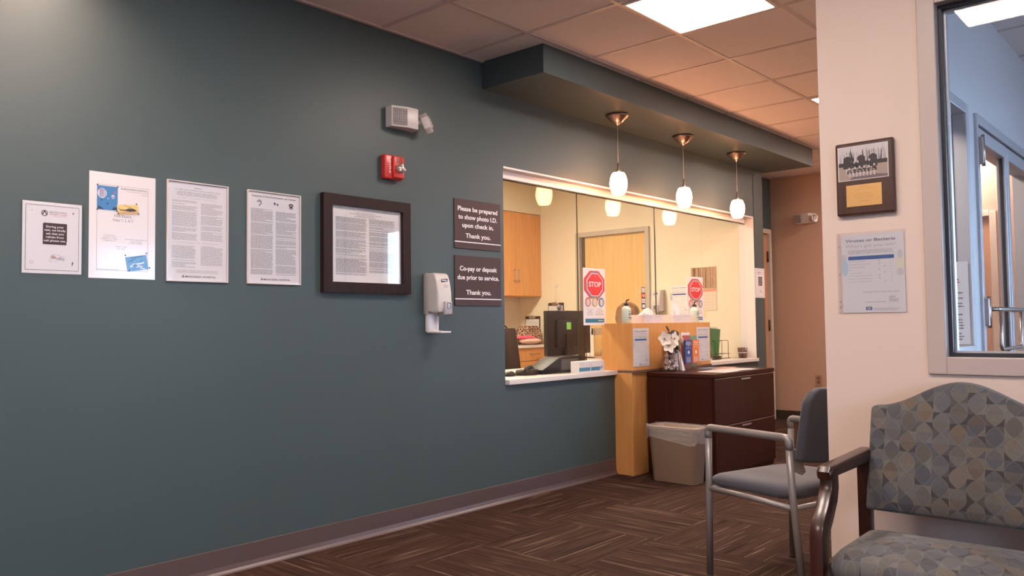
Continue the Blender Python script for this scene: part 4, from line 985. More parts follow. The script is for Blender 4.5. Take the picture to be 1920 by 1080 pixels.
def stop_sign(x, lab):
    t = thing('stop_poster', lab, 'poster', (x, GY - 0.0045, 1.094 if x < 5 else 1.108)); w_, h_ = 0.279, 0.420 if x < 5 else 0.395; y = -0.0015
    sheet(t, w_, h_, PAPER)
    def octa(b, cx, cz, rx, rz, y, c=.42):
        poly(b, [(cx - rx * c, cz + rz), (cx + rx * c, cz + rz), (cx + rx, cz + rz * c), (cx + rx, cz - rz * c), (cx + rx * c, cz - rz), (cx - rx * c, cz - rz), (cx - rx, cz - rz * c), (cx - rx, cz + rz * c)], y)
    cx, cz = w_ * .5, h_ * .71
    b = B(); octa(b, cx, cz, w_ * .46, h_ * .245, y); poly(b, [(cx + w_ * .05, h_ * .47), (cx + w_ * .2, h_ * .47), (cx + w_ * .12, h_ * .42)], y); b.obj('red_octagon', RED, t)
    b = B(); octa(b, cx + w_ * .01, cz - h_ * .01, w_ * .39, h_ * .235, y - .0004, .38); b.obj('grey_shade', M('grey blue print', (0.22, 0.24, 0.32), 0.5), t)
    b = B(); octa(b, cx + w_ * .02, cz - h_ * .0, w_ * .355, h_ * .200, y - .0008); b.obj('white_octagon', SIGNWHITE, t)
    b = B(); octa(b, cx + w_ * .02, cz - h_ * .0, w_ * .335, h_ * .189, y - .0012); b.obj('inner_octagon', RED, t)
    b = B(); text(b, 'STOP', cx + w_ * .02, cz - h_ * .035, h_ * .085, w_ * .55, 'C', 0.02, y - .0016); disc(b, cx + w_ * .03, cz + h_ * .15, w_ * .012, y=y - .0016, n=10); b.obj('lettering', SIGNWHITE, t)
    cols = (M('coral print', (0.62, 0.16, 0.10), 0.5), M('amber print', (0.62, 0.42, 0.10), 0.5), M('steel blue print', (0.08, 0.20, 0.34), 0.5))
    for k, mt in enumerate(cols):
        b = B(); b.mi = 0; disc(b, w_ * (.2 + .3 * k), h_ * .405, w_ * .125, h_ * .082, y=y - .0018); b.mi = 1; disc(b, w_ * (.2 + .3 * k), h_ * .40, w_ * .085, h_ * .060, y=y - .0021)
        b.mi = 2; disc(b, w_ * (.2 + .3 * k), h_ * .43, w_ * .035, h_ * .022, y=y - .0023); rect(b, w_ * (.17 + .3 * k), w_ * (.23 + .3 * k), h_ * .35, h_ * .41, y - .0023)
        b.obj('picture_disc', [mt, M('pale disc print', (0.60, 0.50, 0.46), 0.5), M('soft figure print', (0.66, 0.62, 0.62), 0.5)], t)
    b = B()
    text(b, 'If you have', w_ * .29, h_ * .275, h_ * .014, w_ * .30, 'C', 0.0, y); text(b, 'Cough', w_ * .29, h_ * .243, h_ * .012, w_ * .16, 'C', 0.03, y); text(b, 'and fever or', w_ * .29, h_ * .213, h_ * .012, w_ * .28, 'C', 0.03, y); text(b, 'recent travel', w_ * .29, h_ * .183, h_ * .012, w_ * .26, 'C', 0.03, y)
    text(b, 'Please', w_ * .72, h_ * .275, h_ * .014, w_ * .2, 'C', 0.0, y); text(b, 'Put on a mask', w_ * .72, h_ * .243, h_ * .012, w_ * .32, 'C', 0.03, y); text(b, 'and clean your', w_ * .72, h_ * .213, h_ * .012, w_ * .33, 'C', 0.03, y); text(b, 'hands with Purell', w_ * .72, h_ * .183, h_ * .012, w_ * .38, 'C', 0.03, y)
    b.obj('small_lettering', MGREY, t)
    b = B(); rect(b, w_ * .08, w_ * .93, h_ * .045, h_ * .115, y); b.obj('blue_band', TEAL, t)
    b = B(); text(b, 'Middlesex', w_ * .90, h_ * .072, h_ * .02, w_ * .24, 'R', 0.02, y - .0006); b.obj('band_lettering', SIGNWHITE, t)
stop_sign(4.772, 'large STOP poster on the glass beside the black monitor')
stop_sign(6.275, 'smaller looking STOP poster on the glass behind a sanitizer bottle')

# accepted cards strip on glass
t = thing('card_sticker', 'vertical strip of payment card stickers on the reception glass', 'sticker', (5.549, GY - 0.0042, 1.217))
b = B(); rect(b, 0, 0.056, 0, 0.172, -.0006); b.obj('backing', M('black sticker', (0.03, 0.015, 0.015), 0.5), t)
for k, mt in enumerate((SKYB, PAPER, RED, PAPER)):
    b = B(); rect(b, 0.005, 0.051, 0.006 + 0.042 * k, 0.040 + 0.042 * k, -.0012); cd = b.obj('card_logo', mt, t)
    b = B()
    if k == 0: rect(b, .012, .044, 0.012, 0.034, -.0018); mm_ = PAPER
    elif k == 1: text(b, 'VISA', 0.028, 0.056, 0.014, 0.036, 'C', 0.02, -.0018); mm_ = NAVY
    elif k == 2: disc(b, 0.021, 0.107, 0.011, y=-.0018); disc(b, 0.035, 0.107, 0.011, y=-.0021); mm_ = M('pale orange print', (0.75, 0.40, 0.25), 0.5)
    else: text(b, 'DISC', 0.028, 0.141, 0.012, 0.036, 'C', 0.02, -.0018); mm_ = MGREY
    b.obj('card_mark', mm_, cd)

# --- on top of the box
def pump_bottle(loc, lab, s=1.0, rz=0.0):
    t = thing('sanitizer_bottle', lab, 'bottle', loc, rz, group='pump bottles on the maple box'); t.scale = (s, s, s)
    b = B(); b.lathe([(0, 0.0005), (0.044, 0.0005), (0.048, 0.006), (0.048, 0.098), (0.042, 0.112), (0.026, 0.122), (0.015, 0.128), (0.014, 0.134), (0, 0.134)], seg=24, sy=0.62); b.obj('bottle', M('pale green gel bottle', (0.62, 0.72, 0.60), 0.15, spec=0.7), t)
    b = B(); b.lathe([(0, 0.131), (0.017, 0.131), (0.017, 0.143), (0.011, 0.150), (0.005, 0.152), (0.005, 0.170), (0, 0.170)], seg=16); b.tube([(0.0, 0, 0.166), (-0.004, -0.026, 0.176)], [0.006, 0.004], 8); b.obj('pump', M('dark brown pump', (0.03, 0.012, 0.010), 0.35), t)
    b = B()
    for (z, wd, hh) in ((0.086, 0.030, .003), (0.072, 0.040, .003), (0.067, 0.036, .0025), (0.060, 0.040, .0025), (0.040, 0.046, .005), (0.028, 0.018, .003)): rect(b, -wd / 2, wd / 2, z, z + hh, -0.0318)
    b.obj('label_print', M('dark green print', (0.08, 0.12, 0.10), 0.5), t)
    return t
pump_bottle((5.085, -0.08, BTOP), 'pump bottle of pale gel at the left end of the maple box')
pump_bottle((6.098, -0.08, BTOP), 'pump bottle of pale gel at the right end, in front of a STOP poster')
def tissue_box(loc, lab, peak, w_=0.235, d=0.12, h=0.062, rz=0.0):
    t = thing('tissue_box', lab, 'tissue box', loc, rz, group='tissue boxes on the maple box')
    b = B(); b.box(0, w_, -d / 2, d / 2, 0.0005, h, 0.001); b.obj('carton', M('white pink carton', (0.72, 0.66, 0.68), 0.5), t)
    b = B(); y = -d / 2 - .0006
    triangle = [(w_ * .06, h * .62), (w_ * .09, h * .70), (w_ * .06, h * .78)]; poly(b, triangle, y); text(b, 'FACIAL TISSUE', w_ * .30, h * .78, h * .07, w_ * .3, 'C', 0, y); rect(b, w_ * .11, w_ * .40, h * .5, h * .52, y); rect(b, w_ * .11, w_ * .32, h * .25, h * .27, y)
    text(b, 'FACIAL TISSUE', w_ * .75, h * .78, h * .07, w_ * .3, 'C', 0, y); b.obj('print', M('dull purple print', (0.22, 0.18, 0.26), 0.5), t)
    # a crumpled sheet
    rnd = random.Random(len(lab)); b = B(); n = 14; rings = []
    for j in range(7):
        q = j / 6; ring = []
        for k in range(n):
            a = 2 * PI * k / n; fold = 1 + 0.28 * math.sin(3 * a + j) + 0.12 * (rnd.random() - .5)
            cx = w_ * .5 + peak[0] * q ** 1.3; rr_ = (peak[2] * (1 - q) ** 0.55 + 0.004) * fold
            if q < .5: rr_ = max(rr_, peak[2] * .75)
            ring.append(b.bm.verts.new((cx + rr_ * math.cos(a), 0.35 * rr_ * math.sin(a), h - 0.004 + peak[1] * q + 0.004 * rnd.random())))
        rings.append(ring)
    for A, Q in zip(rings, rings[1:]):
        for k in range(n): b.bm.faces.new((A[k], A[(k + 1) % n], Q[(k + 1) % n], Q[k]))
    b.bm.faces.new(rings[-1]); b.obj('tissue', M('white tissue', (0.82, 0.76, 0.76), 0.8), t, smooth=35)
tissue_box((5.228, -0.08, BTOP), 'tissue box with a low wide tissue, between bottle and second tissue box', (0.02, 0.055, 0.085), 0.26)
tissue_box((5.66, -0.08, BTOP), 'tissue box with a tall pointed tissue, behind the white flowers', (-0.03, 0.100, 0.050), 0.285)

# --- desk items behind glass
t = thing('tissue_carton', 'white and blue carton lying on the counter left of the maple box', 'box', (4.600, 0.000, DK), R(0))
b = B(); b.box(0, 0.305, 0, 0.075, 0.0005, 0.082, 0.001); b.obj('carton', M('white carton', (0.74, 0.70, 0.70), 0.5), t)
b = B(); y = -.0008; rect(b, 0.0, 0.132, 0.012, 0.038, y); rect(b, 0.140, 0.25, 0.012, 0.038, y); b.obj('blue_pattern', M('blue pattern print', (0.06, 0.22, 0.34), 0.5, noise=0.9, nscale=160), t)
b = B(); text(b, 'Facial', .02, .062, .005, .03, 'L', 0, y); text(b, 'Tissue', .12, .062, .005, .03, 'L', 0, y); rect(b, .118, .150, .048, .051, y); poly(b, [(.235, .02), (.275, .02), (.285, .045), (.255, .038)], y - .0005); b.obj('print', M('grey blue small print', (0.30, 0.34, 0.42), 0.5), t)

def monitor(loc, rz, lab, w_, h_, note_=None, mat=BLACKP, stand=True):
    t = thing('monitor', lab, 'monitor', loc, rz)
    b = B(); b.box(-w_ / 2, w_ / 2, -0.02, 0.018, 0.105, 0.105 + h_, 0.006); b.obj('screen_housing', mat, t, smooth=40)
    b = B(); b.box(-w_ * .28, w_ * .28, -0.045, -0.018, 0.105 + h_ * .18, 0.105 + h_ * .80, 0.010); b.obj('rear_cover', BLACKM, t, smooth=40)
    b = B(); b.box(-w_ / 2 + .012, w_ / 2 - .012, 0.0182, 0.0192, 0.12, 0.09 + h_); b.obj('screen', M('monitor screen', (0.05, 0.06, 0.08), 0.15), t)
    b = B(); b.box(-0.035, 0.035, -0.06, -0.035, 0.012, 0.105 + h_ * .5, 0.004); b.box(-0.11, 0.11, -0.11, 0.06, 0.0005, 0.014, 0.004); b.obj('stand', BLACKM, t)
    if note_:
        b = B(); rect(b, note_[0], note_[0] + 0.052, note_[1], note_[1] + 0.055, note_[2]); b.obj('sticky_note', LGREEN, t)
    b = B()
    b.tube(fillet([(0.0, -0.05, 0.16), (0.02, -0.06, 0.10), (0.05, -0.055, 0.06), (0.07, -0.05, 0.012)], 0.02), 0.003, 6); b.tube(fillet([(0.06, -0.03, 0.18), (0.07, -0.05, 0.10), (0.05, -0.06, 0.04), (0.02, -0.08, 0.012)], 0.02), 0.003, 6); b.obj('cable', BLACKM, t)
monitor((4.985, 0.43, DK), R(-3), 'black monitor seen from behind with a green sticky note', 0.43, 0.345, (-0.02, 0.305, -0.0458))
monitor((5.345, 0.58, DK), R(4), 'dark brown monitor partly hidden behind the STOP poster', 0.36, 0.34, None, M('brown black plastic', (0.022, 0.013, 0.009), 0.45, spec=0.3))
# webcam on the first monitor
t = thing('webcam', 'small dark webcam perched on top of the black monitor', 'webcam', (4.92, 0.42, DK + 0.45))
b = B(); b.ball((0, 0, 0.024), 0.022, seg=14); b.obj('camera_ball', MGREY, t)
b = B(); b.box(-0.012, 0.03, -0.03, 0.02, -0.006, 0.004, 0.002); b.obj('clip', MGREY, t)

# phone
t = thing('desk_phone', 'black desk phone with a raised wedge display on the counter', 'telephone', (4.23, 0.14, DK))
b = B(); b.prism([(0.14, 0.0, 0.001), (0.56, 0.0, 0.001), (0.56, 0.0, 0.118), (0.33, 0.0, 0.112), (0.14, 0.0, 0.030)], (0, 0.15, 0), 0.006); b.obj('wedge_body', BLACKM, t, smooth=40)
b = B(); b.box(0.345, 0.55, -0.003, 0.001, 0.02, 0.10, 0.003); b.obj('display_panel', M('smoky grey plastic', (0.07, 0.06, 0.06), 0.15), t)
b = B(); b.lathe([(0, 0.0005), (0.10, 0.0005), (0.105, 0.012), (0.095, 0.034), (0.060, 0.040), (0, 0.040)], c=(0.07, 0.08, 0), seg=28, sy=0.65); b.obj('handset_cradle', BLACKM, t)
b = B(); b.tube(fillet([(-0.02, 0.02, 0.030), (0.0, 0.03, 0.052), (0.12, 0.09, 0.052), (0.15, 0.10, 0.030)], 0.03), 0.014, 10); b.obj('handset', BLACKP, t)
b = B(); pts = [(0.12 + 0.004 * k, 0.0 + 0.006 * math.cos(k), 0.012 + 0.006 * math.sin(k)) for k in range(30)]; b.tube(pts, 0.0025, 6); b.obj('coiled_cord', BLACKM, t)
t = thing('computer_mouse', 'small dark mouse with pale stripes at the left end of the counter', 'mouse', (4.13, 0.23, DK), R(20))
b = B(); b.lathe([(0.0, 0.0005), (0.032, 0.0005), (0.034, 0.010), (0.026, 0.026), (0.012, 0.033), (0, 0.034)], seg=24, sx=1.7); b.obj('body', BLACKP, t)
b = B(); b.tube([(-0.03, -0.008, 0.031), (0.0, -0.010, 0.0345), (0.035, -0.010, 0.027)], 0.003, 6); b.tube([(-0.03, 0.008, 0.031), (0.0, 0.006, 0.0345), (0.035, 0.006, 0.027)], 0.003, 6); b.obj('stripe', LGREY, t)
b = B(); b.box(3.86, 4.05, 0.03, 0.12, DK + 0.0003, DK + 0.0012); tag(b.obj('paper_sheet', PAPER), 'loose sheet of paper at the left end of the counter', 'paper')
t = thing('card_holder', 'clear card holder against the left jamb of the reception window', 'card holder', (3.93, 0.16, DK))
b = B(); b.box(0, 0.012, 0, 0.09, 0.0005, 0.085, 0.001); b.obj('holder', M('pale plastic holder', (0.62, 0.58, 0.55), 0.3), t)

# cup, stapler, file rack
t = thing('patterned_cup', 'dark patterned tumbler at the right end of the white counter', 'cup', (7.335, 0.10, DK))
b = B(); b.lathe([(0, 0.0005), (0.036, 0.0005), (0.046, 0.098), (0.044, 0.098), (0.034, 0.005), (0, 0.005)], seg=28); b.obj('cup_body', M('brown marbled ceramic', (0.11, 0.055, 0.04), 0.25, noise=0.9, nscale=45), t)
b = B(); b.lathe([(0.0412, 0.048), (0.0418, 0.048), (0.0422, 0.055), (0.0414, 0.055)], seg=28); b.obj('white_band', WHITEP, t)
t = thing('stapler', 'black stapler lying beside the green folders', 'stapler', (6.83, 0.14, DK), R(8))
b = B(); b.box(0, 0.17, -0.018, 0.018, 0.0005, 0.008, 0.002); b.obj('base', BLACKM, t)
b = B(); b.prism([(0.0, -0.016, 0.012), (0.165, -0.016, 0.012), (0.172, -0.016, 0.022), (0.15, -0.016, 0.034), (0.02, -0.016, 0.038)], (0, 0.032, 0), 0.004); b.obj('arm', BLACKP, t)
t = thing('wire_rack', 'dark wire file rack holding green folders beside the maple box', 'rack', (6.93, 0.20, DK))
b = B()
for k in range(3):
    x0 = 0.05 + 0.13 * k; h_ = 0.17
    b.tube(fillet([(x0, 0.0, 0.003), (x0, 0.0, h_), (x0 + 0.0, 0.16, h_), (x0 + 0.0, 0.16, 0.003)], 0.012), 0.0028, 6)
    b.tube([(x0, 0.0, 0.045), (x0, 0.16, 0.045)], 0.002, 6)
b.tube([(0.02, 0.0, 0.003), (0.35, 0.0, 0.003)], 0.0028, 6); b.tube([(0.02, 0.16, 0.003), (0.35, 0.16, 0.003)], 0.0028, 6); b.tube([(0.02, 0.0, 0.045), (0.35, 0.0, 0.045)], 0.002, 6)
b.obj('wire_frame', M('dark bronze wire', (0.05, 0.03, 0.02), 0.4, metal=0.5), t)
fl = ('front green folder fanned out in the wire rack', 'middle green folder leaning in the wire rack', 'rear green folder upright in the wire rack')
for k, (bx, tx0, tx1, yy) in enumerate(((0.13, -0.02, 0.20, 0.03), (0.17, 0.05, 0.27, 0.07), (0.20, 0.12, 0.34, 0.11))):
    t = thing('green_folder', fl[k], 'folder', (6.93, 0.20, DK + 0.006), group='green folders in the wire rack')
    b = B(); b.prism([(bx - .02, yy, 0), (bx + .04, yy, 0), (tx1, yy - .01, 0.272 - .01 * k), (tx0, yy - .01, 0.285 - .01 * k)], (0, 0.016, 0), 0.002); b.obj('cover', DGREEN, t)
    b = B(); b.prism([(bx - .015, yy + .018, 0.004), (bx + .035, yy + .018, 0.004), (tx1 - .02, yy + .008, 0.29 - .01 * k), (tx0 + .01, yy + .008, 0.30 - .01 * k)], (0, 0.003, 0)); b.obj('papers', M('cream paper', (0.72, 0.66, 0.52), 0.6), t)

# printer shape behind the tissue boxes
t = thing('printer', 'dark grey desk printer behind the tissue boxes', 'printer', (6.20, 0.36, DK))
b = B(); b.box(0, 0.46, 0, 0.36, 0.0005, 0.30, 0.012); b.obj('body', M('dark grey machine plastic', (0.10, 0.09, 0.085), 0.4), t, smooth=40)
b = B(); b.prism([(0.10, 0.05, 0.30), (0.16, 0.05, 0.355), (0.20, 0.05, 0.34), (0.42, 0.05, 0.345), (0.43, 0.05, 0.30)], (0, 0.25, 0), 0.004); b.obj('document_feeder', M('grey machine plastic', (0.13, 0.115, 0.105), 0.4), t)

# ================================================================== DARK FILE CABINET AND BIN
t = thing('file_cabinet', 'dark mahogany two-drawer lateral file cabinet with brochures on top', 'cabinet', (5.17, -0.19, 0))
CW, CD, CH = 0.985, 0.545, 0.742
b = B(); b.box(0.004, CW - .004, -CD + .02, 0, 0.0, CH - 0.028, 0.001); b.obj('carcass', MAHOG, t)
b = B(); b.box(0, CW, -CD, 0, CH - 0.028, CH, 0.002); b.obj('top_panel', MAHOG, t)
for z0, z1 in ((0.04, 0.372), (0.378, 0.708)):
    b = B(); b.box(0.010, CW - .010, -CD + .002, -CD + .02, z0, z1, 0.002); dr = b.obj('drawer', MAHOG, t)
    b = B(); b.mi = 0; b.box(0.012, CW - .012, -CD + .0005, -CD + .004, z1 - 0.003, z1 + 0.0008); b.obj('edge_strip', M('worn wood edge', (0.30, 0.18, 0.13), 0.4), dr)
    b = B(); b.prism([(CW * .5 - .075 + .15 * k / 12, -CD + .001 - 0.012 * math.sin(PI * k / 12), z1 - .014) for k in range(13)][::-1], (0, 0, -0.010)); 
    b.obj('drawer_pull', M('satin nickel pull', (0.50, 0.42, 0.40), 0.3, metal=0.8), dr)
b = B()
for z_ in (0.10, 0.68): b.lathe([(0, 0), (0.008, 0), (0.008, 0.003), (0, 0.003)], Mx=Matrix.Translation((CW - 0.035, -CD + .001, z_)) @ Matrix.Rotation(PI / 2, 4, 'X'), seg=12)
b.obj('lock', BLACKM, t)

# waste bin
t = thing('waste_bin', 'beige plastic waste bin with a clear liner, beside the maple post', 'waste bin', (5.045, -0.51, 0))
def rr(hx, hy, rc, z, n=6):
    pts = []
    for (sx_, sy_, a0) in ((1, 1, 0), (-1, 1, 90), (-1, -1, 180), (1, -1, 270)):
        for k in range(n + 1):
            a = R(a0 + 90 * k / n); pts.append((sx_ * (hx - rc) + rc * math.cos(a), sy_ * (hy - rc) + rc * math.sin(a), z))
    return pts
def loft(b, secs, cap0=True, cap1=False):
    rs = [[b.bm.verts.new(p) for p in s] for s in secs]
    for A, Q in zip(rs, rs[1:]):
        n = len(A)
        for k in range(n):
            fc = b.bm.faces.new((A[k], A[(k + 1) % n], Q[(k + 1) % n], Q[k])); fc.material_index = b.mi; fc.smooth = True
    if cap0: b.bm.faces.new(rs[0][::-1]).material_index = b.mi
    if cap1: b.bm.faces.new(rs[-1]).material_index = b.mi
    return rs
b = B()
loft(b, [rr(.072, .165, .04, 0.001), rr(.076, .170, .04, 0.006), rr(.090, .195, .045, 0.36), rr(.096, .204, .048, 0.368), rr(.098, .207, .05, 0.385), rr(.093, .201, .046, 0.388), rr(.088, .192, .044, 0.36), rr(.072, .164, .04, 0.01)], True, True)
b.obj('bin_body', M('beige bin plastic', (0.42, 0.30, 0.22), 0.4), t, smooth=50)
rnd = random.Random(8); b = B()
ls = []
for q, (hx, hy, z) in enumerate(((.075, .17, .20), (.088, .19, .33), (.092, .198, .389), (.099, .208, .395), (.103, .212, .385), (.102, .211, .345), (.101, .209, .310), (.103, .211, .290))):
    ls.append([(p[0] * (1 + .03 * (rnd.random() - .4)), p[1] * (1 + .02 * (rnd.random() - .4)), z + (.012 if q < 6 else .02) * (rnd.random() - .5) + (0 if q < 6 else .022 * math.sin(9 * math.atan2(p[1], p[0])) + .10 * p[1])) for p in rr(hx, hy, .05, z, 9)])
loft(b, ls, False, False)
LINER = bpy.data.materials.new('crinkled clear liner'); LINER.use_nodes = True
nt = LINER.node_tree; nt.nodes.clear(); o_ = nt.nodes.new('ShaderNodeOutputMaterial'); mx_ = nt.nodes.new('ShaderNodeMixShader'); mx_.inputs[0].default_value = 0.24
tr_ = nt.nodes.new('ShaderNodeBsdfTransparent'); pr_ = nt.nodes.new('ShaderNodeBsdfPrincipled'); pr_.inputs['Base Color'].default_value = (0.75, 0.72, 0.75, 1); pr_.inputs['Roughness'].default_value = 0.12; pr_.inputs['Specular IOR Level'].default_value = 1.0
nz = nt.nodes.new('ShaderNodeTexNoise'); nz.inputs['Scale'].default_value = 45; tc_ = nt.nodes.new('ShaderNodeTexCoord'); bp2 = nt.nodes.new('ShaderNodeBump'); bp2.inputs['Strength'].default_value = 1.0; bp2.inputs['Distance'].default_value = 0.012
nt.links.new(tc_.outputs['Object'], nz.inputs['Vector']); nt.links.new(nz.outputs['Fac'], bp2.inputs['Height']); nt.links.new(bp2.outputs[0], pr_.inputs['Normal'])
nt.links.new(tr_.outputs[0], mx_.inputs[1]); nt.links.new(pr_.outputs[0], mx_.inputs[2]); nt.links.new(mx_.outputs[0], o_.inputs[0])
note(b.obj('bin_liner', LINER, t), 'clear crinkled plastic liner folded over the rim')

# ================================================================== ON THE CABINET
CT = CH
t = thing('flower_vase', 'clear glass vase of stones holding the white flowers on the cabinet', 'vase', (5.365, -0.28, CT))
VG = M('vase glass', (0.50, 0.45, 0.45), 0.05, spec=1.0); 
b = B(); b.lathe([(0, 0.001), (0.062, 0.001), (0.070, 0.012), (0.072, 0.045), (0.064, 0.085), (0.048, 0.125), (0.042, 0.165), (0.050, 0.195), (0.053, 0.198), (0.050, 0.198), (0.040, 0.165), (0.045, 0.125), (0.060, 0.085), (0.067, 0.045), (0.064, 0.012), (0, 0.010)], seg=32)
b.obj('glass_body', glass_pane('vase clear glass', (0.97, 0.96, 0.96), 0.02, 1.4), t)
b = B(); rnd = random.Random(2)
for k in range(60):
    z = 0.018 + 0.105 * rnd.random(); rm = 0.050 if z < .07 else 0.036; a = rnd.random() * 2 * PI; q = rm * rnd.random() ** .5
    b.ball((q * math.cos(a), q * math.sin(a), z), 0.011 + .005 * rnd.random(), seg=6)
o_ = b.obj('stones', M('pale glass stones', (0.68, 0.60, 0.60), 0.1, spec=0.9), t); o_['kind'] = 'stuff'
t = thing('flower_bouquet', 'bunch of white artificial flowers with dark leaves, in the glass vase', 'flowers', (5.350, -0.28, CT + 0.12))
b = B(); rnd = random.Random(4)
heads = [(-0.120, -0.03, 0.125, -1), (-0.095, -0.05, 0.075, -1), (-0.035, -0.06, 0.125, 0), (0.045, -0.05, 0.110, 1), (0.115, -0.03, 0.120, 1), (0.045, -0.045, 0.060, 1)]
for h in heads: b.tube([(0.0, 0, -0.06), (h[0] * .2, h[1] * .2, 0.02), (h[0], h[1] + 0.01, h[2] - .01)], 0.0035, 6)
b.obj('stems', M('dark stem', (0.04, 0.035, 0.02), 0.6), t)
def petal(b, c, axis, out, ln, wd, cup=0.3):
    n = Vector(axis).normalized(); o = Vector(out); o = (o - n * o.dot(n)).normalized(); sd = n.cross(o); c = Vector(c)
    rows = []
    for i in range(5):
        q = i / 4; hw = wd * math.sin(PI * (0.12 + 0.80 * q)) ; ctr = c + o * ln * q + n * (cup * ln * q * q)
        rows.append([b.bm.verts.new(ctr - sd * hw + n * hw * .25), b.bm.verts.new(ctr), b.bm.verts.new(ctr + sd * hw + n * hw * .25)])
    for A, Q in zip(rows, rows[1:]):
        for k in range(2): fc = b.bm.faces.new((A[k], A[k + 1], Q[k + 1], Q[k])); fc.smooth = True; fc.material_index = b.mi
for h in heads:
    b = B(); ax = Vector((h[3] * .7, -1.0, 0.15)).normalized(); ref = Vector((0, 0, 1)); sd = ax.cross(ref).normalized(); up_ = sd.cross(ax)
    for k in range(5):
        a = 2 * PI * k / 5 + h[0] * 20; petal(b, h[:3], ax, sd * math.cos(a) + up_ * math.sin(a), 0.056, 0.024, 0.25)
    b.mi = 1; b.ball(Vector(h[:3]) + ax * 0.006, 0.009, seg=8)
    b.obj('flower', [M('white petal', (0.85, 0.76, 0.68), 0.6), M('flower centre', (0.35, 0.28, 0.12), 0.7)], t)
b = B()
for k in range(15):
    a = rnd.random() * 2 * PI; c = (0.03 * (rnd.random() - .5) + .0, -0.01, 0.02 + 0.17 * rnd.random()); petal(b, c, (math.sin(a) * .3, -1, .3), (math.cos(a), 0, math.sin(a) * .9 + .35), 0.075, 0.020, 0.2)
b.obj('leaves', M('dark olive leaf', (0.045, 0.035, 0.022), 0.6), t)

t = thing('brochure_holder', 'clear holder packed with brochures on the dark cabinet, right of the vase', 'brochure holder', (5.555, -0.30, CT))
b = B(); b.box(0.0, 0.235, -0.004, 0, 0.001, 0.06); b.box(0, 0.235, -0.0, 0.09, 0.001, 0.004); b.box(-0.002, 0, -0.004, 0.09, 0.001, 0.20); b.box(0.235, 0.237, -0.004, 0.09, 0.001, 0.20); b.box(0, 0.235, 0.087, 0.09, 0.001, 0.26)
b.obj('holder', CLEARP, t)
def brochure(x, y, z, w_, h_, mat, lab, lines=()):
    t = thing('brochure', lab, 'brochure', (x, y, z), R(0), group='brochures in the clear holder')
    b = B(); b.box(0, w_, 0, 0.012, 0, h_, 0.0005); b.obj('booklet', mat, t)
    if lines:
        b = B()
        for (s, zc, wd, ch) in lines: text(b, s, w_ * .5, h_ * zc, ch, w_ * wd, 'C', 0.03, -0.0012)
        disc(b, w_ * .5, h_ * .50, w_ * .13, h_ * .05, y=-.0012); rect(b, w_ * .36, w_ * .64, h_ * .42, h_ * .46, -.0012); fine(b, w_ * .15, w_ * .85, h_ * .28, h_ * .05, h_ * .03, h_ * .010, 5, -.0012)
        b.obj('lettering', SIGNWHITE, t)
brochure(5.566, -0.290, CT + .046, 0.100, 0.182, M('royal blue cover', (0.03, 0.07, 0.26), 0.4), 'blue brochure at the front left of the clear holder', (('Middlesex', .90, .7, .006), ('Hospital Cancer', .85, .85, .006), ('Center Breast', .80, .8, .006), ('Care', .75, .3, .006), ('A guide for you', .66, .8, .004)))
brochure(5.680, -0.290, CT + .046, 0.100, 0.182, M('burnt orange cover', (0.72, 0.20, 0.06), 0.4), 'orange brochure at the front right of the clear holder', (('Middlesex', .90, .7, .006), ('Hospital', .85, .6, .006), ('Homecare', .78, .7, .006), ('and hospice', .70, .7, .004)))
brochure(5.562, -0.270, CT + .020, 0.108, 0.245, M('red white cover', (0.45, 0.10, 0.10), 0.4), 'dark red brochure standing behind the blue one')
brochure(5.676, -0.270, CT + .020, 0.108, 0.240, M('green white cover', (0.16, 0.32, 0.20), 0.4), 'green brochure standing behind the orange one')
brochure(5.60, -0.250, CT + .020, 0.108, 0.265, PAPER, 'white brochure rising tallest at the back of the clear holder')
for k in range(5):
    t = thing('booklet', 'grey and white booklet standing on edge between vase and clear holder', 'booklet', (5.475 + .016 * k, -0.265, CT), R(0), group='booklets standing between vase and holder')
    b = B(); b.prism([(0, 0.0, 0.002), (0.012, 0.0, 0.002), (0.002 - .012, 0.0, 0.21 + .004 * k), (-0.010 - .012, 0.0, 0.21 + .004 * k)], (0, 0.088, 0)); b.obj('cover', (LGREY, PAPER, MGREY, PAPER, LGREY)[k], t)
b = B(); b.prism([(0.035, 0.0, 0.001), (0.075, 0.0, 0.001), (0.0, 0.0, 0.165)], (0, 0.006, 0)); o_ = b.obj('leaning_leaflet', PAPER, None, loc=(5.43, -0.32, CT)); tag(o_, 'white leaflet propped beside the vase', 'leaflet')
# papers on the cabinet top
for (x0, y0, w_, h_, rz_, mt, lab, zz) in ((5.40, -0.70, 0.28, 0.216, 4, PAPER, 'white sheet at the front left of the cabinet top', 0), (5.66, -0.66, 0.279, 0.216, -7, PAPER, 'white sheet in the middle of the cabinet top', 1), (5.80, -0.50, 0.28, 0.12, 6, M('orange white leaflet', (0.66, 0.42, 0.30), 0.5), 'pale orange leaflet near the right of the cabinet top', 2), (5.78, -0.36, 0.20, 0.10, -3, SKYB, 'blue leaflet at the back of the cabinet top', 0)):
    t = thing('paper_sheet' if zz != 2 else 'leaflet', lab, 'paper', (x0, y0, CT + 0.0004 + .0012 * zz), R(rz_))
    b = B(); b.box(0, w_, 0, h_, 0, 0.001); b.obj('sheet', mt, t)
    b = B()
    for k in range(9): b.face([(w_ * .1, h_ * (.15 + .08 * k), .0015), (w_ * .9, h_ * (.15 + .08 * k), .0015), (w_ * .9, h_ * (.17 + .08 * k), .0015), (w_ * .1, h_ * (.17 + .08 * k), .0015)])
    b.obj('fine_print', LGREY, t)

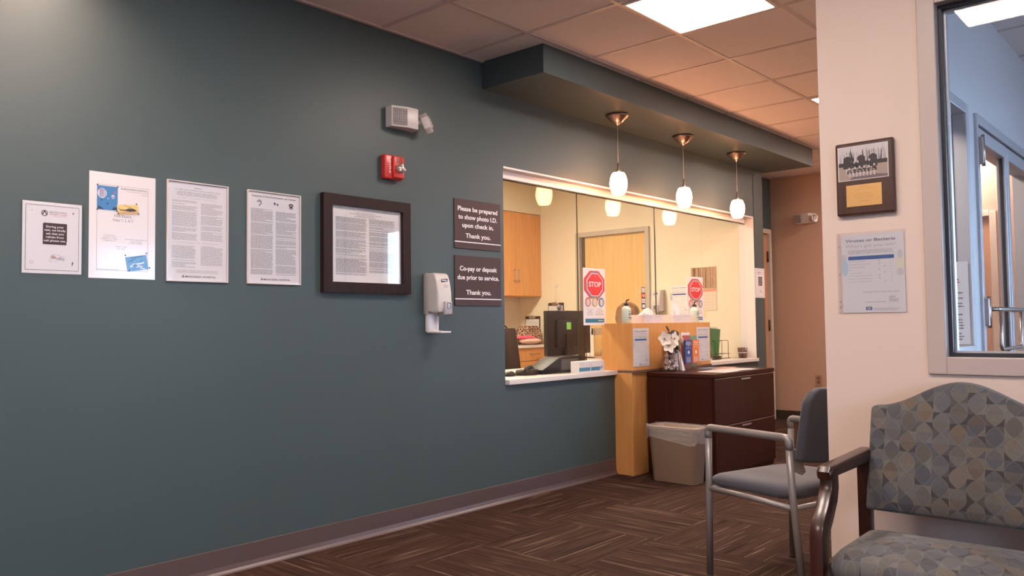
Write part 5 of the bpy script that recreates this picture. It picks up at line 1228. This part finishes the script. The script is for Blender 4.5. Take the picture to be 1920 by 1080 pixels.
# ================================================================== INSIDE THE OFFICE
# wall cabinets on the back wall, right end against the partition
for k, (x0, lab) in enumerate(((6.53, 'honey wood wall cabinet in the office corner, right one'), (5.63, 'honey wood wall cabinet left of the corner one, mostly hidden'))):
    t = thing('wall_cabinet', lab, 'cabinet', (x0, 2.995, 1.425))
    b = B(); b.box(0.001, 0.897, -0.31, 0, 0, 0.965, 0.001); b.obj('carcass', OAKCAB, t)
    for j in range(2):
        b = B(); b.box(0.004 + .447 * j, 0.447 + .447 * j, -0.332, -0.312, 0.004, 0.961, 0.002); d_ = b.obj('door', OAKCAB, t)
        hx = 0.415 if j == 0 else 0.485; b = B(); b.tube(fillet([(hx, -0.332, 0.17), (hx, -0.36, 0.17), (hx, -0.36, 0.30), (hx, -0.332, 0.30)], 0.01), 0.005, 8); b.obj('handle', STEEL, d_)
b = B(); b.box(4.6, 7.43, 2.66, 3.0, 2.392, CE); struct(b.obj('trim_1', OFFW))
# base cabinets + worktop
for k, (x0, lab) in enumerate(((6.53, 'honey wood base cabinet with drawers under the back worktop, right one'), (5.63, 'honey wood base cabinet left of the corner one'))):
    t = thing('base_cabinet', lab, 'cabinet', (x0, 2.995, 0))
    b = B(); b.box(0.001, 0.897, -0.57, 0, 0.10, 0.842, 0.001); b.box(0.001, 0.897, -0.50, 0, 0, 0.10); b.obj('carcass', OAKCAB, t)
    for (z0, z1) in ((0.105, 0.42), (0.425, 0.695), (0.70, 0.838)):
        b = B(); b.box(0.004, 0.894, -0.592, -0.572, z0, z1, 0.002); d_ = b.obj('drawer', OAKCAB, t)
        b = B(); zc = z1 - .06; b.tube(fillet([(0.38, -0.592, zc), (0.38, -0.62, zc), (0.52, -0.62, zc), (0.52, -0.592, zc)], 0.01), 0.005, 8); b.obj('handle', STEEL, d_)
b = B(); b.box(5.0, 7.428, 2.385, 2.998, 0.843, 0.872, 0.002); b.box(5.0, 7.428, 2.978, 2.998, 0.872, 0.97, 0.002); tag(b.obj('worktop', COUNTER), 'pale worktop along the back wall of the office', 'worktop')
# clipboards
def clipboard(loc, rz, lab, tilt=0.0, hook=0.0):
    t = thing('clipboard', lab, 'clipboard', loc, rot=(R(-tilt), 0, rz), group=None)
    b = B(); b.box(-0.115, 0.115, -0.005, -0.001, 0, 0.32, 0.001); b.obj('board', M('dark brown hardboard', (0.05, 0.03, 0.025), 0.5), t)
    b = B(); b.box(-0.105, 0.10, -0.0075, -0.0055, 0.01, 0.285); b.obj('paper', PAPER, t)
    b = B(); fine(b, -0.09, 0.09, 0.26, 0.03, 0.012, 0.004, 5, -0.0082, 0.1); b.obj('fine_print', LGREY, t)
    b = B(); b.box(-0.045, 0.045, -0.022, -0.006, 0.288, 0.318, 0.004); b.tube([(-0.05, -0.016, 0.315), (0.05, -0.016, 0.315)], 0.007, 8); b.lathe([(0, 0), (0.016, 0), (0.016, 0.003), (0, 0.003)], c=(0, -0.010, 0.325), seg=12); b.obj('clip', STEEL, t)
    if hook:
        b = B(); b.tube([(0, -0.010, 0.325), (0.012, -0.006, hook)], 0.0015, 5); b.box(0.0, 0.024, -0.018, -0.001, hook, hook + 0.035, 0.002); b.obj('hook_cord', WHITEP, t)
clipboard((7.428, 2.445, 1.03), -PI / 2, 'clipboard hanging on the office wall above the black monitor', 0, 0.50)
clipboard((7.418, 2.80, 0.880), -PI / 2, 'clipboard leaning in the office corner behind the patterned bag', 2)
# patterned bag and pink bag
t = thing('handbag', 'quilted bag in a dark and pale floral pattern on the back worktop', 'bag', (7.20, 2.68, 0.873))
BAGM = bpy.data.materials.new('floral quilted cloth'); BAGM.use_nodes = True
nt = BAGM.node_tree; vb = nt.nodes.new('ShaderNodeTexVoronoi'); vb.inputs['Scale'].default_value = 30; tcc = nt.nodes.new('ShaderNodeTexCoord'); nt.links.new(tcc.outputs['Object'], vb.inputs['Vector'])
wv = nt.nodes.new('ShaderNodeMath'); wv.operation = 'SINE'; ml_ = nt.nodes.new('ShaderNodeMath'); ml_.operation = 'MULTIPLY'; ml_.inputs[1].default_value = 13
nt.links.new(vb.outputs['Distance'], ml_.inputs[0]); nt.links.new(ml_.outputs[0], wv.inputs[0])
crb = nt.nodes.new('ShaderNodeValToRGB'); crb.color_ramp.elements[0].color = (0.07, 0.03, 0.02, 1); crb.color_ramp.elements[1].color = (0.62, 0.42, 0.30, 1); crb.color_ramp.elements[0].position = 0.35; crb.color_ramp.elements[1].position = 0.6
nt.links.new(wv.outputs[0], crb.inputs[0]); nt.links.new(crb.outputs[0], nt.nodes['Principled BSDF'].inputs['Base Color']); nt.nodes['Principled BSDF'].inputs['Roughness'].default_value = 0.9
b = B(); secs = []
for (hx, hy, z) in ((.15, .06, 0.0), (.185, .085, 0.03), (.19, .085, 0.11), (.17, .06, 0.18), (.14, .03, 0.215)): secs.append(rr(hx, hy, min(.05, hy * .9), z, 5))
loft(b, secs, True, True); b.obj('bag_body', BAGM, t)
b = B(); b.tube(fillet([(-0.17, -0.03, 0.10), (-0.23, -0.05, 0.07), (-0.25, -0.06, 0.02), (-0.22, -0.06, 0.008)], 0.05), 0.008, 8); b.tube([(-0.15, -0.062, 0.175), (0.15, -0.062, 0.165)], 0.005, 6); b.obj('strap', M('dark brown strap', (0.06, 0.03, 0.02), 0.6), t)
t = thing('cloth_bag', 'pink and cream folded cloth in front of the patterned bag', 'cloth', (6.97, 2.475, 0.882))
b = B(); vs = b.ball((0.02, 0, 0.035), 0.16, 0.09, 0.034, 18); rnd = random.Random(6)
for v in vs: v.co += Vector((.012 * (rnd.random() - .5), .012 * (rnd.random() - .5), .012 * (rnd.random() - .5)))
b.obj('cream_cloth', M('peach cream cloth', (0.72, 0.50, 0.40), 0.85), t)
b = B(); vs = b.ball((-0.02, 0.03, 0.075), 0.15, 0.07, 0.022, 18)
for v in vs: v.co += Vector((.01 * (rnd.random() - .5), .01 * (rnd.random() - .5), .014 * (rnd.random() - .5)))
b.obj('pink_cloth', M('hot pink cloth', (0.78, 0.10, 0.22), 0.8), t)
t = thing('desk_telephone', 'dark telephone handset and cord on the back worktop at far left', 'telephone', (6.70, 2.62, 0.873))
b = B(); b.box(-0.09, 0.09, -0.1, 0.08, 0.001, 0.06, 0.01); b.obj('base', BLACKM, t)
b = B(); b.tube(fillet([(-0.08, 0, 0.06), (-0.05, 0, 0.22), (0.05, 0, 0.22), (0.10, 0, 0.10)], 0.08), 0.008, 8); b.obj('cord', BLACKM, t)
# office chair (mesh back seen from behind the counter)
t = thing('office_chair', 'dark brown task chair behind the left end of the counter', 'chair', (5.02, 1.02, 0), R(190))
BR = M('dark brown mesh', (0.026, 0.014, 0.011), 0.7, spec=0.3)
b = B(); secs = []
for (hw, yy, z) in ((.23, -0.02, 0.55), (.225, -0.03, 0.70), (.19, -0.035, 0.90), (.145, -0.03, 1.05), (.12, -0.025, 1.075)): secs.append([(-hw, yy, z), (hw, yy, z), (hw, yy - .03, z), (-hw, yy - .03, z)])
loft(b, secs, True, True); b.obj('backrest', BR, t)
b = B(); b.box(-0.24, 0.24, 0.02, 0.50, 0.42, 0.50, 0.03, 3); b.obj('seat', BR, t, smooth=40)
b = B(); b.cyl((0, 0.25, 0.10), (0, 0.25, 0.42), 0.025); b.tube([(0, 0.25, 0.40), (0, -0.05, 0.40), (0, -0.06, 0.60)], 0.02, 8); b.obj('column', BLACKM, t)
for k in range(5):
    a = 2 * PI * k / 5; b = B(); b.tube([(0, 0.25, 0.10), (0.28 * math.cos(a), 0.25 + 0.28 * math.sin(a), 0.07)], [0.022, 0.014], 8); lg = b.obj('leg', BLACKM, t)
    b = B(); b.ball((0.28 * math.cos(a), 0.25 + 0.28 * math.sin(a), 0.027), 0.026, seg=12); b.obj('caster', BLACKP, lg)

# things on the office side wall (x = 7.43)
sanitizer((7.428, 1.10, 1.215), 'sanitizer dispenser on the cream office wall behind the tissue boxes', -PI / 2, False)
t = thing('flyer', 'pale flyer on the office wall between dispenser and STOP poster', 'flyer', (7.428, 0.930, 1.185), -PI / 2); virus_flyer(t, 0.216, 0.30, -0.002, PAPER)
t = thing('wall_calendar', 'wall calendar with a sepia forest photograph on the office wall', 'calendar', (7.428, 0.684, 1.222), -PI / 2)
b = B(); b.box(0, 0.279, -0.004, -0.0005, 0, 0.216); b.obj('month_page', M('cream calendar page', (0.74, 0.64, 0.52), 0.6), t)
b = B(); rect(b, 0, .279, .190, .212, -.0046); b.obj('header_band', M('salmon header print', (0.66, 0.25, 0.15), 0.5), t)
b = B()
for i in range(8): rect(b, .01 + .037 * i, .0112 + .037 * i, .02, .18, -.0046)
for j in range(6): rect(b, .01, .2702, .02 + .032 * j, .0212 + .032 * j, -.0046)
b.obj('date_grid', M('tan grid print', (0.45, 0.36, 0.28), 0.5), t)
b = B(); b.box(0, 0.279, -0.004, -0.0005, 0.220, 0.436); b.obj('photo_page', M('sepia photo print', (0.42, 0.27, 0.17), 0.5, noise=0.35, nscale=40), t)
b = B(); rnd = random.Random(12)
for k in range(16):
    xx = .01 + .25 * rnd.random(); ww = .003 + .008 * rnd.random(); dx = .03 * (rnd.random() - .5); poly(b, [(xx, .225), (xx + ww, .225), (xx + ww * .6 + dx, .43), (xx + dx, .43)], -.0046)
b.obj('tree_print', M('dark sepia print', (0.13, 0.07, 0.04), 0.5), t)
b = B(); rect(b, .105, .165, -.06, -.002, -.003); b.obj('sticky_note', M('pale yellow note', (0.75, 0.66, 0.36), 0.6), t)
# white file sorter with papers behind the monitors, on a side desk
t = thing('side_desk', 'white side desk against the office wall behind the monitors', 'desk', (7.43, 1.79, 0))
b = B(); b.box(-0.62, -0.005, -0.40, 0.40, 0.70, 0.73, 0.002); b.obj('desk_top', COUNTER, t)
b = B(); b.box(-0.10, -0.02, -0.39, -0.36, 0, 0.70); b.box(-0.60, -0.02, 0.36, 0.39, 0, 0.70); b.obj('side_panel', PUTTY, t)
t = thing('file_sorter', 'white file sorter of slanted papers between monitor and maple box', 'file sorter', (7.15, 1.72, 0.73))
b = B(); b.box(0, 0.25, 0, 0.03, 0.25, 0.33, 0.004); b.box(0, 0.25, 0, 0.30, 0.001, 0.02, 0.003); b.box(0, 0.02, 0, 0.30, 0.0, 0.33, 0.003); b.obj('frame', M('warm white plastic', (0.72, 0.66, 0.60), 0.4), t)
for k in range(4):
    b = B(); b.prism([(0.0, 0.04 + .062 * k, 0.02), (0.0, 0.075 + .062 * k, 0.02), (0.0, 0.105 + .062 * k, 0.27), (0.0, 0.07 + .062 * k, 0.27)], (-0.02, 0, 0)); b.obj('folder', M('white folder edge', (0.75, 0.70, 0.66), 0.6), t)

# ================================================================== PERSON behind the box
t = thing('person', 'person with brown hair and a grey sweater seated behind the maple box', 'person', (6.99, 1.15, 0), R(140))
# one continuous body as a skinned skeleton. local: faces -y, z up; seated
J = [((0, 0.02, 0.50), .15), ((0, 0.03, 0.66), .135), ((0, 0.01, 0.82), .145), ((0, -0.01, 0.95), .135), ((0, -0.035, 1.03), .055), ((0, -0.07, 1.08), .055),        # pelvis..neck
     ((0.17, -0.01, 0.955), .062), ((0.23, -0.10, 0.80), .048), ((0.16, -0.30, 0.79), .036), ((0.12, -0.36, 0.795), .030),
     ((-0.17, -0.01, 0.955), .062), ((-0.23, -0.10, 0.80), .048), ((-0.16, -0.30, 0.79), .036), ((-0.12, -0.36, 0.795), .030),
     ((0.10, -0.08, 0.50), .090), ((0.12, -0.42, 0.50), .065), ((0.12, -0.45, 0.28), .052), ((0.12, -0.42, 0.08), .040), ((0.12, -0.52, 0.04), .038),
     ((-0.10, -0.08, 0.50), .090), ((-0.12, -0.42, 0.50), .065), ((-0.12, -0.45, 0.28), .052), ((-0.12, -0.42, 0.08), .040), ((-0.12, -0.52, 0.04), .038),
     ((0, -0.085, 1.13), .066), ((0, -0.10, 1.19), .082), ((0, -0.09, 1.245), .070)]
E_ = [(0, 1), (1, 2), (2, 3), (3, 4), (4, 5), (3, 6), (6, 7), (7, 8), (8, 9), (3, 10), (10, 11), (11, 12), (12, 13), (0, 14), (14, 15), (15, 16), (16, 17), (17, 18), (0, 19), (19, 20), (20, 21), (21, 22), (22, 23), (5, 24), (24, 25), (25, 26)]
def skinned(name, joints, edges, mat, parent, root=0, sub=2):
    bm = bmesh.new(); lay = bm.verts.layers.skin.verify(); vs = []
    for i, (p, rad) in enumerate(joints):
        v = bm.verts.new(p); v[lay].radius = (rad, rad); v[lay].use_root = (i == root); vs.append(v)
    for a, c in edges: bm.edges.new((vs[a], vs[c]))
    me = bpy.data.meshes.new(name); bm.to_mesh(me); bm.free(); me.materials.append(mat)
    o = bpy.data.objects.new(name, me); C.objects.link(o); o.parent = parent
    md = o.modifiers.new('skin', 'SKIN'); md.use_smooth_shade = True
    s2 = o.modifiers.new('subdivision', 'SUBSURF'); s2.levels = sub; s2.render_levels = sub
    return o
body = skinned('body', J, E_, SKIN, t)
# face: nose, eyes, mouth, ears
b = B(); b.ball((0, -0.178, 1.175), 0.012, 0.018, 0.020, 10); b.ball((0.083, -0.085, 1.18), 0.012, 0.022, 0.03, 10); b.ball((-0.083, -0.085, 1.18), 0.012, 0.022, 0.03, 10); b.obj('nose_and_ears', SKIN, t)
b = B(); b.ball((0.032, -0.163, 1.20), 0.012, 0.010, 0.008, 10); b.ball((-0.032, -0.163, 1.20), 0.012, 0.010, 0.008, 10); b.obj('eyes', M('eye white and iris', (0.25, 0.2, 0.18), 0.2), t)
b = B(); b.ball((0, -0.163, 1.135), 0.024, 0.010, 0.007, 10); b.obj('mouth', M('lip', (0.45, 0.15, 0.13), 0.5), t)
# hands: five fingers each
for sgn in (1, -1):
    hx, hy, hz = sgn * 0.115, -0.39, 0.800
    j = [((hx, hy + .03, hz), .026), ((hx, hy - .03, hz), .030), ((hx, hy - .055, hz), .026)]; e = [(0, 1), (1, 2)]
    for q, (dx, ln) in enumerate(((-.027, .062), (-.009, .074), (.009, .078), (.026, .070))):
        n0 = len(j); j += [((hx + dx, hy - .065, hz), .0095), ((hx + dx * 1.15, hy - .065 - ln * .55, hz + .006), .0088), ((hx + dx * 1.2, hy - .065 - ln, hz - .010), .0078)]; e += [(2, n0), (n0, n0 + 1), (n0 + 1, n0 + 2)]
    n0 = len(j); j += [((hx - sgn * .038, hy - .012, hz - .002), .011), ((hx - sgn * .058, hy - .045, hz - .008), .0095)]; e += [(1, n0), (n0, n0 + 1)]
    skinned('hand', j, e, SKIN, t, 0, 1)
SW = [((0, 0.02, 0.56), .165), ((0, 0.03, 0.68), .155), ((0, 0.01, 0.82), .165), ((0, -0.01, 0.945), .150), ((0, -0.03, 1.0), .080), ((0.175, -0.01, 0.95), .078), ((0.235, -0.10, 0.80), .062), ((0.165, -0.29, 0.79), .048), ((-0.175, -0.01, 0.95), .078), ((-0.235, -0.10, 0.80), .062), ((-0.165, -0.29, 0.79), .048)]
skinned('sweater', SW, [(0, 1), (1, 2), (2, 3), (3, 4), (3, 5), (5, 6), (6, 7), (3, 8), (8, 9), (9, 10)], KNIT, t)
TR = [((0, 0.02, 0.50), .165), ((0.105, -0.08, 0.50), .105), ((0.125, -0.43, 0.50), .080), ((0.125, -0.455, 0.28), .066), ((0.12, -0.43, 0.10), .058), ((-0.105, -0.08, 0.50), .105), ((-0.125, -0.43, 0.50), .080), ((-0.125, -0.455, 0.28), .066), ((-0.12, -0.43, 0.10), .058)]
skinned('trousers', TR, [(0, 1), (1, 2), (2, 3), (3, 4), (0, 5), (5, 6), (6, 7), (7, 8)], PANTS, t)
b = B(); vs = b.ball((0, -0.060, 1.205), 0.118, 0.125, 0.115, 28)
rnd = random.Random(7)
for v in vs:
    q = v.co - Vector((0, -0.060, 1.205)); n = 1 + 0.05 * math.sin(14 * math.atan2(q.y, q.x) + 5 * q.z * 20) * (1 - abs(q.z) / .13)
    v.co = Vector((0, -0.060, 1.205)) + q * n
    if q.z < -0.02 and q.y > -0.04: v.co.z -= 0.10 * min(1, (-q.z) / .1) ; v.co.x *= 1.12
    if q.y < -0.075 and q.z < 0.045: v.co.y = -0.060 - 0.075
b.obj('hair', HAIR, t)
for sgn in (1, -1):
    b = B(); b.box(sgn * .12 - .042, sgn * .12 + .042, -0.60, -0.36, 0.002, 0.075, 0.025, 3); b.obj('shoe', BLACKM, t, smooth=40)
# the person's chair
t = thing('office_chair', 'swivel chair under the person behind the maple box', 'chair', (6.99, 1.15, 0), R(140))
b = B(); b.box(-0.24, 0.24, -0.30, 0.20, 0.33, 0.375, 0.02, 3); b.obj('seat', BLACKM, t, smooth=40)
b = B(); b.box(-0.20, 0.20, 0.215, 0.25, 0.50, 0.92, 0.014, 3); b.obj('backrest', BLACKM, t, smooth=40)
b = B(); b.cyl((0, -0.02, 0.08), (0, -0.02, 0.34), 0.025); b.tube([(0, 0.1, 0.34), (0, 0.26, 0.36), (0, 0.255, 0.60)], 0.018, 8); b.obj('column', BLACKM, t)
for k in range(5):
    a = 2 * PI * k / 5 + .3; b = B(); b.tube([(0, -0.02, 0.09), (0.26 * math.cos(a), -0.02 + 0.26 * math.sin(a), 0.06)], [0.022, 0.014], 8); lg = b.obj('leg', BLACKM, t)
    b = B(); b.ball((0.26 * math.cos(a), -0.02 + 0.26 * math.sin(a), 0.026), 0.025, seg=12); b.obj('caster', BLACKP, lg)

# ================================================================== PASSAGE: far emergency light, outlet
emergency_light((8.978, 0.20, 2.185), 'beige emergency light high on the far tan wall', -PI / 2, 0.95)
t = thing('wall_outlet', 'beige outlet plate low on the far tan wall', 'outlet', (8.978, 0.045, 0.39), -PI / 2)
b = B(); b.box(0, 0.075, -0.006, -0.0005, 0, 0.118, 0.002); b.obj('plate', M('beige outlet plate', (0.42, 0.27, 0.19), 0.4), t)
for z_ in (0.022, 0.066):
    b = B(); b.box(0.020, 0.055, -0.008, -0.006, z_, z_ + .032, 0.001); b.obj('socket', M('brown socket', (0.22, 0.12, 0.08), 0.4), t)
t = thing('poster', 'blue and green poster on the far tan wall seen through the entry door glass', 'poster', (8.978, -1.93, 1.25), -PI / 2)
b = B(); b.box(0, 0.26, -0.003, -0.0005, 0, 0.62); b.obj('sheet', M('muted green poster print', (0.30, 0.36, 0.12), 0.5, noise=0.5, nscale=30), t)
b = B(); rect(b, 0, 0.26, 0, 0.33, -0.0036); b.obj('blue_area', M('blue poster print', (0.12, 0.26, 0.52), 0.5), t)

# ================================================================== CHAIRS
# --- grey metal arm chair, local +y = the way the sitter faces
t = thing('guest_chair', 'grey tube arm chair with slate blue pads in front of the dark cabinet', 'chair', (3.458, -1.99, 0), R(-15.9))
HW, FY, BY, AZ = 0.272, 0.215, -0.215, 0.648
LEGR = 0.0145
for sgn in (-1, 1):
    b = B(); b.tube([(sgn * HW, FY + .005, 0.008), (sgn * HW, FY, 0.40), (sgn * HW, FY - .004, AZ - .03)], LEGR, 14); lg = b.obj('leg', GREYMETAL, t)
    b = B(); b.cyl((sgn * HW, FY + .005, 0.0005), (sgn * HW, FY + .005, 0.012), 0.017); b.obj('foot_glide', M('brown foot glide', (0.08, 0.04, 0.03), 0.6), lg)
    b = B(); b.tube([(sgn * HW, BY - 0.055, 0.008), (sgn * HW, BY - .012, 0.42), (sgn * HW, BY, AZ - .03)], LEGR, 14); lg = b.obj('leg', GREYMETAL, t)
    b = B(); b.cyl((sgn * HW, BY - .055, 0.0005), (sgn * HW, BY - .055, 0.012), 0.017); b.obj('foot_glide', M('brown foot glide', (0.08, 0.04, 0.03), 0.6), lg)
    b = B(); b.tube(fillet([(sgn * HW, FY - .004, AZ - .045), (sgn * HW, FY, AZ), (sgn * HW, BY, AZ), (sgn * HW, BY - .002, AZ - .045)], 0.022, 6), 0.0158, 14); b.obj('arm', GREYMETAL, t)
    # bracket plate to the back
    b = B(); b.prism([(sgn * (HW - .012), BY - .006, 0.600), (sgn * (HW - .012), BY - .006, 0.520), (sgn * (HW - .055), BY - .016, 0.500), (sgn * (HW - .075), BY - .018, 0.510), (sgn * (HW - .045), BY - .012, 0.605)], (0, 0.006, 0)); bk = b.obj('back_bracket', M('grey bracket plate', (0.36, 0.34, 0.33), 0.3, metal=0.5), t)
    b = B()
    for (xx, zz) in ((HW - .038, 0.590), (HW - .064, 0.520)): b.ball((sgn * xx, BY + .002 - .010, zz), 0.007, 0.004, 0.007, 8)
    b.obj('bolt', STEEL, bk)
b = B(); b.tube(fillet([(-HW, FY, 0.385), (HW, FY, 0.385)], 0.01), 0.011, 10); b.tube([(-HW, BY - .012, 0.375), (HW, BY - .012, 0.375)], 0.011, 10)
for sgn in (-1, 1): b.tube([(sgn * HW, FY, 0.385), (sgn * (HW - .004), 0.0, 0.383), (sgn * HW, BY - .012, 0.375)], 0.012, 10)
b.obj('seat_frame', GREYMETAL, t)
def cushion(b, hx, y0, y1, z0, thick, dome=0.012, rc=0.06, edge=0.02, dip=0.0):
    hy = (y1 - y0) / 2; cy = (y0 + y1) / 2
    secs = []
    for (ins, z) in ((0.025, 0.0), (0.006, 0.012), (0.0, thick * .45), (0.006, thick * .75), (0.022, thick * .95), (0.06, thick), (0.12, thick + dome), (0.18, thick + dome * 1.2)):
        pts = rr(hx - ins, hy - min(ins, hy * .9), max(.01, rc - ins * .3), z0 + z, 6)
        secs.append([(p[0], p[1] + cy, p[2] - dip * max(0, (p[1]) / hy) ** 2 * (z / thick)) for p in pts])
    loft(b, secs, True, True)
b = B(); cushion(b, HW - .020, BY + .01, FY + .045, 0.392, 0.062, 0.010, 0.07, dip=0.018); b.obj('seat', BLUEPAD, t, smooth=60)
# curved backrest
b = B(); n = 18; hb = 0.262; zb0, zb1 = 0.545, 0.845; front = []; back = []
def back_outline(q):   # q in 0..1 around half width -> top height (rounded corners)
    return zb1 - 0.060 * max(0, (abs(q) - .74) / .26) ** 2.2
rows = 9
def bpos(i, j, off):
    q = -1 + 2 * i / n; zt = back_outline(q); zl = zb0 + 0.015 * abs(q) ** 3; v = j / rows; z = zl + (zt - zl) * v
    xh = hb * q * (1 - 0.03 * v - .03 * v * v)
    yv = BY - 0.050 + 0.040 * q * q - 0.030 * v - off * (1 - .0 * v)
    return (xh, yv, z)
for off, arr in ((0.0, front), (0.040, back)):
    for j in range(rows + 1): arr.append([b.bm.verts.new(bpos(i, j, off)) for i in range(n + 1)])
for j in range(rows):
    for i in range(n):
        b.bm.faces.new((front[j][i], front[j][i + 1], front[j + 1][i + 1], front[j + 1][i])); b.bm.faces.new((back[j][i], back[j + 1][i], back[j + 1][i + 1], back[j][i + 1]))
for i in range(n):
    b.bm.faces.new((front[0][i], back[0][i], back[0][i + 1], front[0][i + 1])); b.bm.faces.new((front[rows][i], front[rows][i + 1], back[rows][i + 1], back[rows][i]))
for j in range(rows):
    b.bm.faces.new((front[j][0], front[j + 1][0], back[j + 1][0], back[j][0])); b.bm.faces.new((front[j][n], back[j][n], back[j + 1][n], front[j + 1][n]))
bmesh.ops.recalc_face_normals(b.bm, faces=b.bm.faces[:])
o_ = b.obj('backrest', DARKPAD, t); md = o_.modifiers.new('bevel', 'BEVEL'); md.width = 0.012; md.segments = 3; md.limit_method = 'ANGLE'; md.angle_limit = R(50)
for p in o_.data.polygons: p.use_smooth = True

# --- upholstered wooden arm chair, local +y faces the room (-x world)
t = thing('upholstered_chair', 'mahogany arm chair in grey and taupe petal patterned fabric against the beige wall', 'chair', (2.62, -2.80, 0), PI / 2)
FS = petal_fabric('petal fabric seat', 0, 1); FB = petal_fabric('petal fabric back', 0, 2)
AX, AW = 0.286, 0.048
for sgn in (1, -1):
    x0 = sgn * AX
    # front post: curved, then straight leg (profile in y,z)
    pf = [(0.140, 0.645), (0.086, 0.645), (0.084, 0.600), (0.098, 0.560), (0.140, 0.505), (0.172, 0.470), (0.178, 0.440), (0.178, 0.001), (0.226, 0.001), (0.230, 0.470), (0.220, 0.512), (0.178, 0.556), (0.150, 0.595), (0.138, 0.620)]
    b = B(); b.prism([(x0 - AW * .42, p[0], p[1]) for p in pf], (AW * .84, 0, 0), 0.005, 2); b.obj('front_leg', CHERRY, t, smooth=35)
    b = B(); b.prism([(x0 - AW / 2, 0.152, 0.632), (x0 - AW / 2, 0.156, 0.655), (x0 - AW / 2, 0.144, 0.670), (x0 - AW / 2, 0.09, 0.673), (x0 - AW / 2, -0.225, 0.684), (x0 - AW / 2, -0.225, 0.640), (x0 - AW / 2, 0.10, 0.636)], (AW, 0, 0), 0.010, 3); b.obj('arm', CHERRY, t, smooth=35)
    b = B(); b.prism([(x0 - 0.018, -0.195, 0.001), (x0 - 0.018, -0.180, 0.40), (x0 - 0.018, -0.178, 0.650), (x0 - 0.018, -0.228, 0.650), (x0 - 0.018, -0.232, 0.40), (x0 - 0.018, -0.262, 0.001)], (0.036, 0, 0), 0.004, 2); b.obj('rear_leg', CHERRY, t, smooth=35)
    b = B(); b.box(x0 - 0.012, x0 + 0.012, -0.19, 0.20, 0.335, 0.385, 0.003); b.obj('side_rail', CHERRY, t)
# back cushion
def hump(q): 
    return 0.822 + 0.086 * (0.5 + 0.5 * math.cos(PI * min(1, abs(q) / 1.0))) ** 1.15
b = B(); n = 28; rows = 10; hb = 0.272; fr_, bk_ = [], []
for off, arr in ((0, fr_), (1, bk_)):
    for j in range(rows + 1):
        v = j / rows; row = []
        for i in range(n + 1):
            q = -1 + 2 * i / n; z = 0.492 + (hump(q) - 0.492) * v
            bulge = 0.022 * (1 - q ** 6) * (1 - (2 * v - 1) ** 6)
            yv = -0.150 - 0.085 * v
            yv = yv + bulge if off == 0 else yv - 0.062 + .0 * v
            row.append(b.bm.verts.new((hb * q, yv, z)))
        arr.append(row)
for j in range(rows):
    for i in range(n):
        b.bm.faces.new((fr_[j][i], fr_[j + 1][i], fr_[j + 1][i + 1], fr_[j][i + 1])); b.bm.faces.new((bk_[j][i], bk_[j][i + 1], bk_[j + 1][i + 1], bk_[j + 1][i]))
for i in range(n):
    b.bm.faces.new((fr_[0][i], fr_[0][i + 1], bk_[0][i + 1], bk_[0][i])); b.bm.faces.new((fr_[rows][i], bk_[rows][i], bk_[rows][i + 1], fr_[rows][i + 1]))
for j in range(rows):
    b.bm.faces.new((fr_[j][0], bk_[j][0], bk_[j + 1][0], fr_[j + 1][0])); b.bm.faces.new((fr_[j][n], fr_[j + 1][n], bk_[j + 1][n], bk_[j][n]))
bmesh.ops.recalc_face_normals(b.bm, faces=b.bm.faces[:])
o_ = b.obj('backrest', FB, t); md = o_.modifiers.new('bevel', 'BEVEL'); md.width = 0.014; md.segments = 3; md.limit_method = 'ANGLE'; md.angle_limit = R(50)
for p in o_.data.polygons: p.use_smooth = True
b = B(); cushion(b, 0.262, -0.150, 0.222, 0.350, 0.095, 0.016, 0.05, dip=0.012); b.obj('seat', FS, t, smooth=60)
b = B(); b.box(-0.28, 0.28, 0.175, 0.200, 0.325, 0.352, 0.003); b.box(-0.28, 0.28, -0.20, -0.175, 0.325, 0.385, 0.003); b.obj('cross_rail', CHERRY, t)
